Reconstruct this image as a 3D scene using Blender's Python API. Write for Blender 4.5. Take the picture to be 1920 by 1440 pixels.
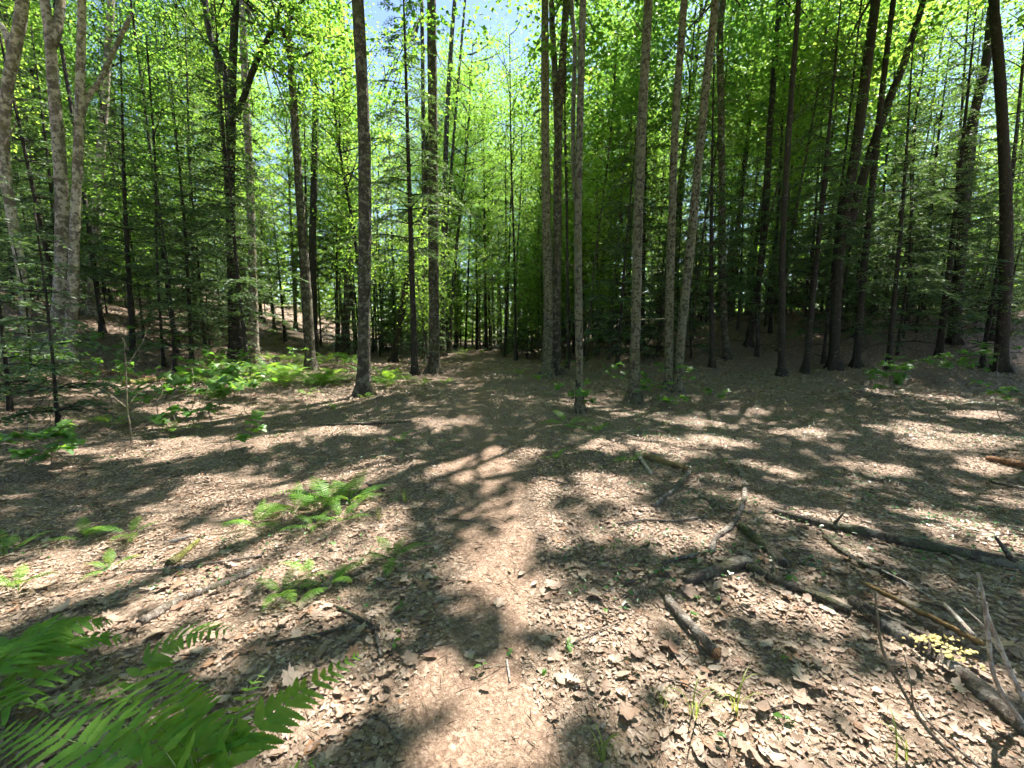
import bpy, math, random
import numpy as np
from mathutils import Matrix, Vector

# ------------------------------------------------------------------ scene, camera, sky, sun, exposure
for o in list(bpy.data.objects):
    bpy.data.objects.remove(o)
scn = bpy.context.scene
C = scn.collection
R = math.radians

CAM_H, PITCH, FPX = 1.55, R(7.0), 805.0          # metres, downward tilt, focal length for a 1920 px wide frame
cam_d = bpy.data.cameras.new('camera')
cam_d.sensor_width = 36.0
cam_d.lens = 36.0 * FPX / 1920.0
cam_d.clip_start, cam_d.clip_end = 0.05, 3000.0
cam = bpy.data.objects.new('camera', cam_d)
cam.location = (0, 0, CAM_H)
cam.rotation_euler = (math.pi / 2 - PITCH, 0, 0)
C.objects.link(cam)
scn.camera = cam

SUN_EL, SUN_AZ = R(58), R(36)                    # azimuth clockwise from +Y (straight ahead)
world = bpy.data.worlds.new('World')
scn.world = world
world.use_nodes = True
wn = world.node_tree
bg = wn.nodes['Background']
sky = wn.nodes.new('ShaderNodeTexSky')
sky.sky_type = 'NISHITA'
sky.sun_disc = False
sky.sun_elevation = SUN_EL
sky.sun_rotation = SUN_AZ
sky.air_density, sky.dust_density, sky.ozone_density = 1.0, 0.3, 1.6
wn.links.new(sky.outputs[0], bg.inputs['Color'])
bg.inputs['Strength'].default_value = 0.065

sun_d = bpy.data.lights.new('sun', 'SUN')
sun_d.energy = 5.0
sun_d.angle = R(0.55)
sun_d.color = (1.0, 0.945, 0.88)
sun = bpy.data.objects.new('sun', sun_d)
SDIR = Vector((math.sin(SUN_AZ) * math.cos(SUN_EL), math.cos(SUN_AZ) * math.cos(SUN_EL), math.sin(SUN_EL)))
sun.rotation_euler = SDIR.to_track_quat('Z', 'Y').to_euler()
sun.location = (8, 10, 30)
C.objects.link(sun)

scn.view_settings.view_transform = 'Standard'
scn.view_settings.look = 'None'
scn.view_settings.exposure = 2.2
scn.view_settings.gamma = 1.0
scn.render.engine = 'CYCLES'
scn.cycles.use_denoising = True
scn.cycles.use_adaptive_sampling = True
scn.cycles.adaptive_threshold = .04
scn.cycles.adaptive_min_samples = 12
scn.cycles.max_bounces = 5
scn.cycles.diffuse_bounces = 3
scn.cycles.transmission_bounces = 3
scn.cycles.glossy_bounces = 2
scn.cycles.sample_clamp_indirect = 6.0
scn.render.film_transparent = False

rng = np.random.default_rng(11)
random.seed(5)

# ------------------------------------------------------------------ terrain
_k = []
for lam, amp in ((9.0, .10), (4.2, .05), (2.1, .028), (1.1, .016), (.55, .010), (.28, .006)):
    for j in range(4):
        a = rng.uniform(0, 2 * math.pi)
        l = lam * rng.uniform(.8, 1.25)
        _k.append((2 * math.pi / l * math.cos(a), 2 * math.pi / l * math.sin(a), rng.uniform(0, 6.28), amp * .5))

def softplus(u, s=1.0):
    u = np.asarray(u, float) / s
    return s * np.where(u > 20, u, np.log1p(np.exp(np.minimum(u, 20))))

def trail_x(y):
    y = np.asarray(y, float)
    return np.interp(y, [0, 1.5, 3, 5, 8, 11, 15, 20, 28, 40, 60], [-.03, -.06, -.15, -.40, -.72, -1.0, -1.45, -1.9, -2.4, -3.0, -5.5])

def height(x, y):
    x = np.asarray(x, float); y = np.asarray(y, float)
    h = np.zeros(np.broadcast(x, y).shape)
    for kx, ky, ph, a in _k:
        h = h + a * np.sin(kx * x + ky * y + ph)
    near = np.clip((np.hypot(x, y) - .0) / 6.0, .35, 1)
    h = h * near
    left = softplus(-x - 8.2 - .16 * y, 1.4) * .40              # hillside on the left
    left = 9 * np.tanh(left / 9)
    u = -softplus(-(softplus(x - 4.5 - .02 * y, 1.0) - .0), .01) + softplus(x - 4.5 - .02 * y, 1.0) * 1.0
    rx = softplus(x - 5.0, 1.2)
    ry = softplus(.95 * (y - 15.5), 1.2)
    right = 1.0 / (1.0 / (rx + 1e-3) + 1.0 / (ry + 1e-3)) * .75   # bank on the right
    right = 3.1 * np.tanh(right / 3.1)
    d = np.abs(x - trail_x(y))
    trail = -.045 * np.exp(-(d / .55) ** 2)
    far = np.clip((np.hypot(x, y) - 120) / 200, 0, 1)
    return (h + left + right + trail) * (1 - far)

CP, SP = math.cos(PITCH), math.sin(PITCH)

def ray(px, py):
    u = (px - 960) / FPX; v = -(py - 720) / FPX
    return np.array([u, CP + v * SP, -SP + v * CP])

def P(px, py, Y):
    """point at world depth Y seen at photograph position (px, py)"""
    d = ray(px, py)
    return np.array([0, 0, CAM_H]) + d * (Y / d[1])

def G(px, py):
    """point of the ground seen at photograph position (px, py)"""
    d = ray(px, py)
    o = np.array([0, 0, CAM_H]); t = .3
    while t < 120:
        p = o + d * t
        if p[2] < height(p[0], p[1]):
            lo, hi = t - .06 * max(1, t * .2), t
            for _ in range(25):
                m = (lo + hi) / 2; q = o + d * m
                if q[2] < height(q[0], q[1]): hi = m
                else: lo = m
            q = o + d * hi
            return np.array([q[0], q[1], float(height(q[0], q[1]))])
        t += .05 * max(1, t * .2)
    return o + d * 60

def on_ground(x, y, dz=0.0):
    return np.array([x, y, float(height(x, y)) + dz])

# ------------------------------------------------------------------ node helpers
def new_mat(name):
    m = bpy.data.materials.new(name); m.use_nodes = True
    nt = m.node_tree; nt.nodes.clear()
    out = nt.nodes.new('ShaderNodeOutputMaterial')
    return m, nt, out

def N(nt, kind, **kw):
    n = nt.nodes.new(kind)
    for k, v in kw.items():
        if k.startswith('i_'):
            key = k[2:]
            n.inputs[int(key) if key.isdigit() else key.replace('_', ' ')].default_value = v
        else:
            setattr(n, k, v)
    return n

def L(nt, a, b): nt.links.new(a, b)

def ramp(nt, fac, stops, interp='LINEAR'):
    r = nt.nodes.new('ShaderNodeValToRGB'); cr = r.color_ramp; cr.interpolation = interp
    while len(cr.elements) < len(stops): cr.elements.new(.5)
    for e, (p, c) in zip(cr.elements, stops):
        e.position = p; e.color = (c[0], c[1], c[2], 1)
    L(nt, fac, r.inputs[0]); return r.outputs[0]

def mixc(nt, fac, a, b, mode='MIX'):
    m = nt.nodes.new('ShaderNodeMix'); m.data_type = 'RGBA'; m.blend_type = mode
    if isinstance(fac, (int, float)): m.inputs[0].default_value = fac
    else: L(nt, fac, m.inputs[0])
    for s, v in ((m.inputs[6], a), (m.inputs[7], b)):
        if isinstance(v, (tuple, list)): s.default_value = (*v[:3], 1)
        else: L(nt, v, s)
    return m.outputs[2]

def coords(nt, scale=(1, 1, 1)):
    t = nt.nodes.new('ShaderNodeTexCoord'); mp = nt.nodes.new('ShaderNodeMapping')
    mp.inputs['Scale'].default_value = scale
    L(nt, t.outputs['Object'], mp.inputs['Vector']); return mp.outputs[0]

def noise(nt, vec, scale, detail=4, rough=.6, out=0):
    n = nt.nodes.new('ShaderNodeTexNoise')
    n.inputs['Scale'].default_value = scale; n.inputs['Detail'].default_value = detail; n.inputs['Roughness'].default_value = rough
    L(nt, vec, n.inputs['Vector']); return n.outputs[out]

def math_n(nt, op, a, b=0.0):
    m = nt.nodes.new('ShaderNodeMath'); m.operation = op
    for i, v in enumerate((a, b)):
        if isinstance(v, (int, float)): m.inputs[i].default_value = v
        else: L(nt, v, m.inputs[i])
    return m.outputs[0]

def bump(nt, h, strength=.5, dist=.02):
    b = nt.nodes.new('ShaderNodeBump'); b.inputs['Strength'].default_value = strength; b.inputs['Distance'].default_value = dist
    L(nt, h, b.inputs['Height']); return b.outputs[0]

def leaf_mat(name, stops, tstops, trans=.45, rough=.5, spec=.35):
    m, nt, out = new_mat(name)
    g = N(nt, 'ShaderNodeNewGeometry'); oi = N(nt, 'ShaderNodeObjectInfo')
    f = math_n(nt, 'FRACT', math_n(nt, 'ADD', g.outputs['Random Per Island'], oi.outputs['Random']))
    f2 = math_n(nt, 'MULTIPLY', f, .6)
    f2 = math_n(nt, 'ADD', f2, math_n(nt, 'MULTIPLY', oi.outputs['Random'], .4))
    c = ramp(nt, f2, stops); t = ramp(nt, f2, tstops)
    p = N(nt, 'ShaderNodeBsdfPrincipled'); p.inputs['Roughness'].default_value = rough
    p.inputs['Specular IOR Level'].default_value = spec
    L(nt, c, p.inputs['Base Color'])
    tr = N(nt, 'ShaderNodeBsdfTranslucent'); L(nt, t, tr.inputs['Color'])
    mx = N(nt, 'ShaderNodeMixShader'); mx.inputs[0].default_value = trans
    L(nt, p.outputs[0], mx.inputs[1]); L(nt, tr.outputs[0], mx.inputs[2]); L(nt, mx.outputs[0], out.inputs[0])
    return m

M = {}
M['maple_leaf'] = leaf_mat('maple_leaf', [(0, (.04, .085, .018)), (.5, (.07, .13, .024)), (1, (.12, .18, .032))],
                           [(0, (.14, .33, .04)), (.5, (.26, .49, .055)), (1, (.46, .63, .08))], .53)
M['canopy_leaf'] = M['maple_leaf']
M['hemlock_needle'] = leaf_mat('hemlock_needle', [(0, (.045, .08, .04)), (.6, (.07, .115, .055)), (1, (.12, .165, .085))],
                               [(0, (.09, .18, .04)), (1, (.2, .33, .06))], .3, .55, .35)
M['fern'] = leaf_mat('fern_green', [(0, (.065, .18, .026)), (.5, (.11, .25, .036)), (1, (.19, .32, .05))],
                     [(0, (.2, .45, .035)), (1, (.50, .68, .06))], .46, .5, .3)
M['sapling_leaf'] = leaf_mat('sapling_leaf', [(0, (.05, .13, .03)), (.5, (.075, .17, .035)), (1, (.11, .21, .045))],
                             [(0, (.14, .40, .03)), (1, (.32, .55, .05))], .42, .45, .4)
M['grass'] = leaf_mat('grass_blade', [(0, (.12, .18, .04)), (1, (.24, .27, .07))], [(0, (.3, .42, .06)), (1, (.5, .52, .1))], .4)
M['evergreen'] = leaf_mat('evergreen_leaf', [(0, (.035, .10, .028)), (1, (.06, .15, .035))], [(0, (.08, .25, .03)), (1, (.12, .3, .04))], .2, .3, .6)

# dry leaves on the forest floor
def dry_leaf(name):
    m, nt, out = new_mat(name)
    g = N(nt, 'ShaderNodeNewGeometry'); oi = N(nt, 'ShaderNodeObjectInfo')
    f = math_n(nt, 'FRACT', math_n(nt, 'ADD', g.outputs['Random Per Island'], oi.outputs['Random']))
    c = ramp(nt, f, [(0, (.20, .135, .095)), (.15, (.28, .195, .14)), (.4, (.355, .26, .19)), (.58, (.41, .315, .235)), (.78, (.47, .375, .29)),
                     (.87, (.31, .21, .145)), (.94, (.32, .17, .09)), (1, (.23, .145, .10))])
    v = coords(nt)
    n = noise(nt, v, 38, 4, .65)
    c2 = mixc(nt, ramp(nt, n, [(.38, (0, 0, 0)), (.72, (.55, .55, .55))]), c, (.13, .085, .055))
    p = N(nt, 'ShaderNodeBsdfPrincipled'); p.inputs['Roughness'].default_value = .62; p.inputs['Specular IOR Level'].default_value = .3
    L(nt, c2, p.inputs['Base Color']); L(nt, bump(nt, n, .35, .004), p.inputs['Normal'])
    tr = N(nt, 'ShaderNodeBsdfTranslucent'); L(nt, c2, tr.inputs['Color'])
    mx = N(nt, 'ShaderNodeMixShader'); mx.inputs[0].default_value = .16
    L(nt, p.outputs[0], mx.inputs[1]); L(nt, tr.outputs[0], mx.inputs[2]); L(nt, mx.outputs[0], out.inputs[0])
    return m
M['dry_leaf'] = dry_leaf('dry_leaf')

def bark(name, dark, mid, pale, pale_amt, moss, moss_amt, scale=1.0, groove=.6):
    m, nt, out = new_mat(name)
    v = coords(nt, (1, 1, .28)); v1 = coords(nt)
    oi = N(nt, 'ShaderNodeObjectInfo')
    off = N(nt, 'ShaderNodeVectorMath', operation='ADD'); L(nt, v1, off.inputs[0])
    cx = N(nt, 'ShaderNodeCombineXYZ'); r100 = math_n(nt, 'MULTIPLY', oi.outputs['Random'], 57.0)
    for i in range(3): L(nt, r100, cx.inputs[i])
    L(nt, cx.outputs[0], off.inputs[1])
    n1 = noise(nt, v, 30 * scale, 6, .7)
    base = ramp(nt, n1, [(.3, dark), (.7, mid)])
    n2 = noise(nt, off.outputs[0], 6.5 * scale, 6, .7)
    lo = .62 - pale_amt * .3
    k = ramp(nt, n2, [(lo, (0, 0, 0)), (lo + .07, (1, 1, 1))])
    n3 = noise(nt, off.outputs[0], 15 * scale, 4, .6)
    spots = ramp(nt, n3, [(.42, (0, 0, 0)), (.49, (1, 1, 1))])
    k2 = mixc(nt, 1.0, k, spots, 'MULTIPLY')
    n5 = noise(nt, off.outputs[0], 70, 2, .5)
    palec = mixc(nt, n5, tuple(.72 * c for c in pale), pale)
    c = mixc(nt, k2, base, palec)
    n4 = noise(nt, off.outputs[0], 3.2, 4, .6)
    mk = ramp(nt, n4, [(.62 - moss_amt * .25, (0, 0, 0)), (.74 - moss_amt * .2, (.85, .85, .85))])
    c = mixc(nt, mk, c, moss)
    p = N(nt, 'ShaderNodeBsdfPrincipled'); p.inputs['Roughness'].default_value = .88; p.inputs['Specular IOR Level'].default_value = .2
    L(nt, c, p.inputs['Base Color'])
    hsum = math_n(nt, 'ADD', n1, math_n(nt, 'MULTIPLY', n3, .4))
    L(nt, bump(nt, hsum, min(1, groove * 1.5), .05), p.inputs['Normal'])
    L(nt, p.outputs[0], out.inputs[0]); return m

M['maple_bark'] = bark('maple_bark', (.025, .02, .015), (.085, .07, .053), (.20, .19, .135), .45, (.07, .075, .03), .35)
M['lichen_bark'] = bark('lichen_bark', (.024, .02, .014), (.085, .072, .05), (.19, .18, .115), .8, (.10, .10, .045), .35)
M['beech_bark'] = bark('beech_bark', (.07, .055, .042), (.21, .175, .14), (.46, .40, .33), .6, (.14, .12, .055), .3, .7, .35)
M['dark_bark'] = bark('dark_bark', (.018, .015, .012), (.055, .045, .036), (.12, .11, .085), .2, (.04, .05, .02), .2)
M['dead_wood'] = bark('dead_wood', (.08, .062, .048), (.25, .205, .165), (.43, .38, .32), .4, (.09, .10, .04), .3, 1.4, .8)
M['old_log'] = bark('old_log', (.045, .036, .028), (.17, .14, .11), (.30, .28, .22), .35, (.07, .085, .03), .5, 1.3, 1.0)
M['pale_stick'] = bark('pale_stick', (.20, .15, .11), (.50, .42, .35), (.62, .56, .5), .5, (.3, .24, .16), .1, 2.0, .4)
M['split_wood'] = bark('split_wood', (.20, .125, .05), (.42, .28, .13), (.5, .38, .22), .2, (.2, .14, .05), .3, 1.2, .7)
M['orange_wood'] = bark('orange_wood', (.16, .08, .04), (.34, .19, .10), (.5, .33, .2), .2, (.12, .1, .04), .2, 1.2, .7)
M['mossy_wood'] = bark('mossy_wood', (.06, .05, .03), (.17, .14, .08), (.26, .25, .08), .6, (.19, .19, .035), .9, 1.2, .8)
M['stem'] = bark('young_stem', (.12, .09, .06), (.26, .2, .14), (.4, .35, .27), .3, (.12, .14, .05), .2, 3, .3)

def plain(name, c, rough=.7):
    m, nt, out = new_mat(name)
    v = coords(nt); n = noise(nt, v, 60, 4)
    cc = mixc(nt, n, tuple(.6 * x for x in c), tuple(min(1, 1.3 * x) for x in c))
    p = N(nt, 'ShaderNodeBsdfPrincipled'); p.inputs['Roughness'].default_value = rough
    L(nt, cc, p.inputs['Base Color']); L(nt, bump(nt, n, .4, .004), p.inputs['Normal'])
    L(nt, p.outputs[0], out.inputs[0]); return m
M['green_stem'] = plain('green_stem', (.16, .2, .06))
M['yellow_fungus'] = plain('yellow_fungus', (.34, .27, .075))

def ground_mat(name, path=False):
    m, nt, out = new_mat(name)
    v = coords(nt)
    warp = N(nt, 'ShaderNodeVectorMath', operation='MULTIPLY_ADD')
    nw = N(nt, 'ShaderNodeTexNoise'); nw.inputs['Scale'].default_value = 14; L(nt, v, nw.inputs['Vector'])
    L(nt, nw.outputs['Color'], warp.inputs[0]); warp.inputs[1].default_value = (.07, .07, .07); L(nt, v, warp.inputs[2])
    def vor(scale):
        n = N(nt, 'ShaderNodeTexVoronoi'); n.inputs['Scale'].default_value = scale; L(nt, warp.outputs[0], n.inputs['Vector']); return n
    va = vor(46 if path else 34); vb = vor(110 if path else 85)
    def sep(n):
        s = N(nt, 'ShaderNodeSeparateColor'); L(nt, n.outputs['Color'], s.inputs[0]); return s.outputs[0]
    stops = [(0, (.17, .12, .085)), (.3, (.27, .195, .14)), (.6, (.37, .285, .21)), (.85, (.46, .365, .28)), (1, (.30, .19, .125))]
    if path: stops = [(0, (.15, .09, .06)), (.3, (.235, .155, .108)), (.65, (.32, .22, .155)), (1, (.42, .305, .225))]
    ca = ramp(nt, sep(va), stops); cb = ramp(nt, sep(vb), stops)
    n1 = noise(nt, v, 9, 5); c = mixc(nt, ramp(nt, n1, [(.4, (0, 0, 0)), (.6, (1, 1, 1))]), ca, cb)
    edge = ramp(nt, va.outputs['Distance'], [(.25, (1, 1, 1)), (.62, (.4, .36, .33))])
    c = mixc(nt, .55 if path else .7, c, edge, 'MULTIPLY')
    n2 = noise(nt, v, 1.1, 4); c = mixc(nt, ramp(nt, n2, [(.35, (0, 0, 0)), (.7, (.4, .4, .4))]), c, (.19, .135, .095))
    p = N(nt, 'ShaderNodeBsdfPrincipled'); p.inputs['Roughness'].default_value = .85; p.inputs['Specular IOR Level'].default_value = .2
    L(nt, c, p.inputs['Base Color'])
    hh = math_n(nt, 'ADD', math_n(nt, 'ADD', sep(va), math_n(nt, 'MULTIPLY', sep(vb), .6)), math_n(nt, 'MULTIPLY', noise(nt, v, 120, 3), .7))
    L(nt, bump(nt, hh, .9, .012 if path else .022), p.inputs['Normal'])
    L(nt, p.outputs[0], out.inputs[0]); return m
M['ground'] = ground_mat('forest_floor')
M['path'] = ground_mat('trodden_litter', True)

# ------------------------------------------------------------------ mesh helpers
def mk_mesh(name, V, faces, smooth=False):
    """V (n,3); faces: list of integer arrays (k,3) or (k,4)"""
    me = bpy.data.meshes.new(name)
    V = np.asarray(V, np.float32)
    faces = [np.asarray(f, np.int32) for f in faces if len(f)]
    me.vertices.add(len(V)); me.vertices.foreach_set('co', V.ravel())
    lv = np.concatenate([f.ravel() for f in faces])
    cnt = np.concatenate([np.full(len(f), f.shape[1], np.int32) for f in faces])
    st = np.concatenate([[0], np.cumsum(cnt)[:-1]]).astype(np.int32)
    me.loops.add(len(lv)); me.loops.foreach_set('vertex_index', lv.astype(np.int32))
    me.polygons.add(len(cnt)); me.polygons.foreach_set('loop_start', st)
    if smooth: me.polygons.foreach_set('use_smooth', np.ones(len(cnt), bool))
    me.update(calc_edges=True)
    return me

class Buf:
    def __init__(s): s.V = []; s.F3 = []; s.F4 = []; s.n = 0
    def add(s, V, f3=None, f4=None):
        V = np.asarray(V, float)
        if f3 is not None and len(f3): s.F3.append(np.asarray(f3) + s.n)
        if f4 is not None and len(f4): s.F4.append(np.asarray(f4) + s.n)
        s.V.append(V); s.n += len(V)
    def mesh(s, name, mat, smooth=False):
        fs = []
        if s.F3: fs.append(np.concatenate(s.F3))
        if s.F4: fs.append(np.concatenate(s.F4))
        me = mk_mesh(name, np.concatenate(s.V), fs, smooth)
        me.materials.append(M[mat] if isinstance(mat, str) else mat)
        return me

def obj(name, me, parent=None, mat4=None, **props):
    o = bpy.data.objects.new(name, me); C.objects.link(o)
    if parent is not None: o.parent = parent
    if mat4 is not None: o.matrix_basis = mat4
    for k, v in props.items(): o[k] = v
    return o

def thing(name, label, cat, loc=(0, 0, 0), rz=0, group=None, s=1.0):
    o = bpy.data.objects.new(name, None); C.objects.link(o)
    o.empty_display_size = .1
    o.location = loc; o.rotation_euler = (0, 0, rz); o.scale = (s, s, s)
    o['label'] = label; o['category'] = cat
    if group: o['group'] = group
    return o

def catmull(pts, step):
    pts = np.asarray(pts, float)
    if len(pts) == 2:
        n = max(2, int(np.linalg.norm(pts[1] - pts[0]) / step) + 1)
        t = np.linspace(0, 1, n)[:, None]; return pts[0] * (1 - t) + pts[1] * t, np.linspace(0, 1, n)
    q = np.vstack([2 * pts[0] - pts[1], pts, 2 * pts[-1] - pts[-2]])
    out = []; par = []
    for i in range(1, len(q) - 2):
        n = max(2, int(np.linalg.norm(q[i + 1] - q[i]) / step) + 1)
        for t in np.linspace(0, 1, n, endpoint=(i == len(q) - 3)):
            out.append(.5 * ((2 * q[i]) + (-q[i - 1] + q[i + 1]) * t + (2 * q[i - 1] - 5 * q[i] + 4 * q[i + 1] - q[i + 2]) * t * t + (-q[i - 1] + 3 * q[i] - 3 * q[i + 1] + q[i + 2]) * t ** 3))
            par.append((i - 1 + t) / (len(pts) - 1))
    return np.array(out), np.array(par)

def tube(buf, path, rad, seg=8, rough=.0, lobes=None, cap=True, flat=1.0):
    """swept tube; lobes: per-ring strength of root flare lobes"""
    path = np.asarray(path, float); n = len(path); rad = np.broadcast_to(np.asarray(rad, float), (n,))
    T = np.gradient(path, axis=0); T /= np.linalg.norm(T, axis=1, keepdims=True) + 1e-9
    up = np.array([1.0, 0, 0]) if abs(T[0][0]) < .8 else np.array([0, 1.0, 0])
    u = np.cross(T[0], up); u /= np.linalg.norm(u)
    a = np.linspace(0, 2 * math.pi, seg, endpoint=False)
    ph = rng.uniform(0, 6.28, 4); V = np.zeros((n, seg, 3)); wob = rng.normal(0, 1, (n, seg))
    for i in range(n):
        u = u - T[i] * np.dot(u, T[i]); u /= np.linalg.norm(u) + 1e-9
        w = np.cross(T[i], u)
        r = rad[i] * (1 + rough * (.5 * np.sin(2 * a + ph[0] + .35 * i) + .35 * np.sin(3 * a + ph[1] - .5 * i) + .45 * wob[i]))
        if lobes is not None: r = r * (1 + lobes[i] * (.75 + .5 * np.sin(5 * a + ph[2]) + .35 * np.sin(3 * a + ph[3])))
        V[i] = path[i] + (np.cos(a) * r)[:, None] * u + (np.sin(a) * r * flat)[:, None] * w
    idx = np.arange(n * seg).reshape(n, seg); nx = np.roll(idx, -1, axis=1)
    f4 = np.stack([idx[:-1], nx[:-1], nx[1:], idx[1:]], -1).reshape(-1, 4)
    VV = V.reshape(-1, 3); f3 = []
    if cap:
        VV = np.vstack([VV, path[:1] - T[:1] * rad[0] * .1, path[-1:] + T[-1:] * rad[-1] * .25])
        b, e = n * seg, n * seg + 1
        f3 = np.vstack([np.stack([np.full(seg, b), nx[0], idx[0]], -1), np.stack([np.full(seg, e), idx[-1], nx[-1]], -1)])
    buf.add(VV, f3, f4)

def norm(a): return a / (np.linalg.norm(a, axis=-1, keepdims=True) + 1e-9)

def rhombs(buf, pos, direc, nrm, ln, wd, fold=.18):
    """folded leaf blades: four vertices, two triangles each"""
    d = norm(direc); s = norm(np.cross(nrm, d)); nn = np.cross(d, s)
    ln = np.broadcast_to(ln, (len(pos),))[:, None]; wd = np.broadcast_to(wd, (len(pos),))[:, None]
    b = pos; t = pos + d * ln - nn * ln * .12
    m = pos + d * ln * .45
    l = m + s * wd * .5 + nn * wd * fold; r = m - s * wd * .5 + nn * wd * fold
    V = np.stack([b, r, t, l], 1).reshape(-1, 3)
    k = np.arange(len(pos))[:, None] * 4
    buf.add(V, np.vstack([k + [0, 1, 2], k + [0, 2, 3]]))

# leaf outlines (unit length along +x): half outline (x, y)
OAK = [(0, .03), (.14, .06), (.2, .17), (.27, .09), (.4, .26), (.48, .12), (.6, .33), (.7, .15), (.82, .22), (.9, .12), (1, 0)]
BEECH = [(0, .01), (.15, .16), (.35, .25), (.55, .25), (.78, .15), (1, 0)]
MAPLE = [(0, .02), (-.06, .16), (.0, .27), (-.05, .40), (.14, .38), (.22, .45), (.32, .56), (.42, .50), (.54, .52), (.52, .36), (.55, .25), (.68, .26), (.76, .20), (.86, .13), (1, 0)]

def leaf_template(half, curl_l, curl_w, seed, jag=.02):
    r = np.random.default_rng(seed)
    up = [(x + r.normal(0, jag), y * (1 + r.normal(0, .12)) + 0) for x, y in half[:-1]]
    dn = [(x + r.normal(0, jag), -y * (1 + r.normal(0, .12))) for x, y in half[:-1]]
    ring = up + [half[-1]] + dn[::-1]
    mid = [(.25, 0), (.6, 0)]
    V = np.array(ring + mid, float); n = len(ring); f = []
    for i in range(n):
        j = (i + 1) % n
        xm = (V[i][0] + V[j][0]) / 2
        f.append((n if xm < .45 else n + 1, i, j))
    for i in range(n):                                # bridge between the two midrib points
        j = (i + 1) % n; k = (i - 1) % n
        a = (V[i][0] + V[j][0]) / 2 < .45; b = (V[k][0] + V[i][0]) / 2 < .45
        if a != b: f.append((n, n + 1, i) if a else (n + 1, n, i))
    x, y = V[:, 0], V[:, 1]
    z = curl_w * y * y * 2.2 + curl_l * (x - .45) ** 2 * 1.6 + .06 * np.sin(7 * x + seed) * np.abs(y) * 3 + r.normal(0, .012, len(x))
    return np.stack([x - .45, y, z], -1), np.array(f)

def euler_mats(yaw, tx, ty):
    cy, sy = np.cos(yaw), np.sin(yaw); cx, sx = np.cos(tx), np.sin(tx); ct, st = np.cos(ty), np.sin(ty)
    o = np.zeros_like(yaw); l = np.ones_like(yaw)
    Rz = np.stack([np.stack([cy, -sy, o], -1), np.stack([sy, cy, o], -1), np.stack([o, o, l], -1)], 1)
    Rx = np.stack([np.stack([l, o, o], -1), np.stack([o, cx, -sx], -1), np.stack([o, sx, cx], -1)], 1)
    Ry = np.stack([np.stack([ct, o, st], -1), np.stack([o, l, o], -1), np.stack([-st, o, ct], -1)], 1)
    return Rz @ Rx @ Ry

def scatter(buf, tmpl, pos, size, tilt):
    V, F = tmpl; n = len(pos)
    if not n: return
    Rm = euler_mats(rng.uniform(0, 6.28, n), rng.normal(0, tilt, n), rng.normal(0, tilt, n))
    W = np.einsum('nij,vj->nvi', Rm, V) * size[:, None, None] + pos[:, None, :]
    buf.add(W.reshape(-1, 3), (F[None] + (np.arange(n) * len(V))[:, None, None]).reshape(-1, 3))

# ------------------------------------------------------------------ the ground and the trail
def axis(lo, hi, fine, n):
    t = np.linspace(-1, 1, n); k = 5.2
    s = np.sinh(k * t) / np.sinh(k)
    return np.where(s < 0, -s * lo, s * hi)
xs = axis(-500, 500, .05, 321); ys = axis(-300, 900, .05, 361) + 2.0
X, Y = np.meshgrid(xs, ys); Z = height(X, Y)
nx_, ny_ = len(xs), len(ys)
idx = np.arange(nx_ * ny_).reshape(ny_, nx_)
gm = mk_mesh('ground', np.stack([X, Y, Z], -1).reshape(-1, 3), [np.stack([idx[:-1, :-1], idx[:-1, 1:], idx[1:, 1:], idx[1:, :-1]], -1).reshape(-1, 4)], True)
gm.materials.append(M['ground'])
ground = obj('ground', gm, kind='structure')

pv = []; pf = []
yy = np.concatenate([np.arange(.3, 8, .1), np.arange(8, 46, .3)])
for i, y in enumerate(yy):
    w = .36 + .10 * math.sin(y * 1.7) + .07 * math.sin(y * 4.1 + 1) + .03 * math.sin(y * 11)
    w2 = .36 + .10 * math.sin(y * 1.3 + 2) + .07 * math.sin(y * 3.7 + 4) + .03 * math.sin(y * 13)
    cx = float(trail_x(y))
    for s in np.linspace(-w, w2, 9):
        e = abs(s) / (w if s < 0 else w2)
        pv.append((cx + s, y, float(height(cx + s, y)) + .012 - .03 * max(0, e - .85) / .15))
k = np.arange(len(yy) * 9).reshape(len(yy), 9)
pm = mk_mesh('path', np.array(pv), [np.stack([k[:-1, :-1], k[:-1, 1:], k[1:, 1:], k[1:, :-1]], -1).reshape(-1, 4)], True)
pm.materials.append(M['path'])
obj('path', pm, kind='structure')

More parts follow.
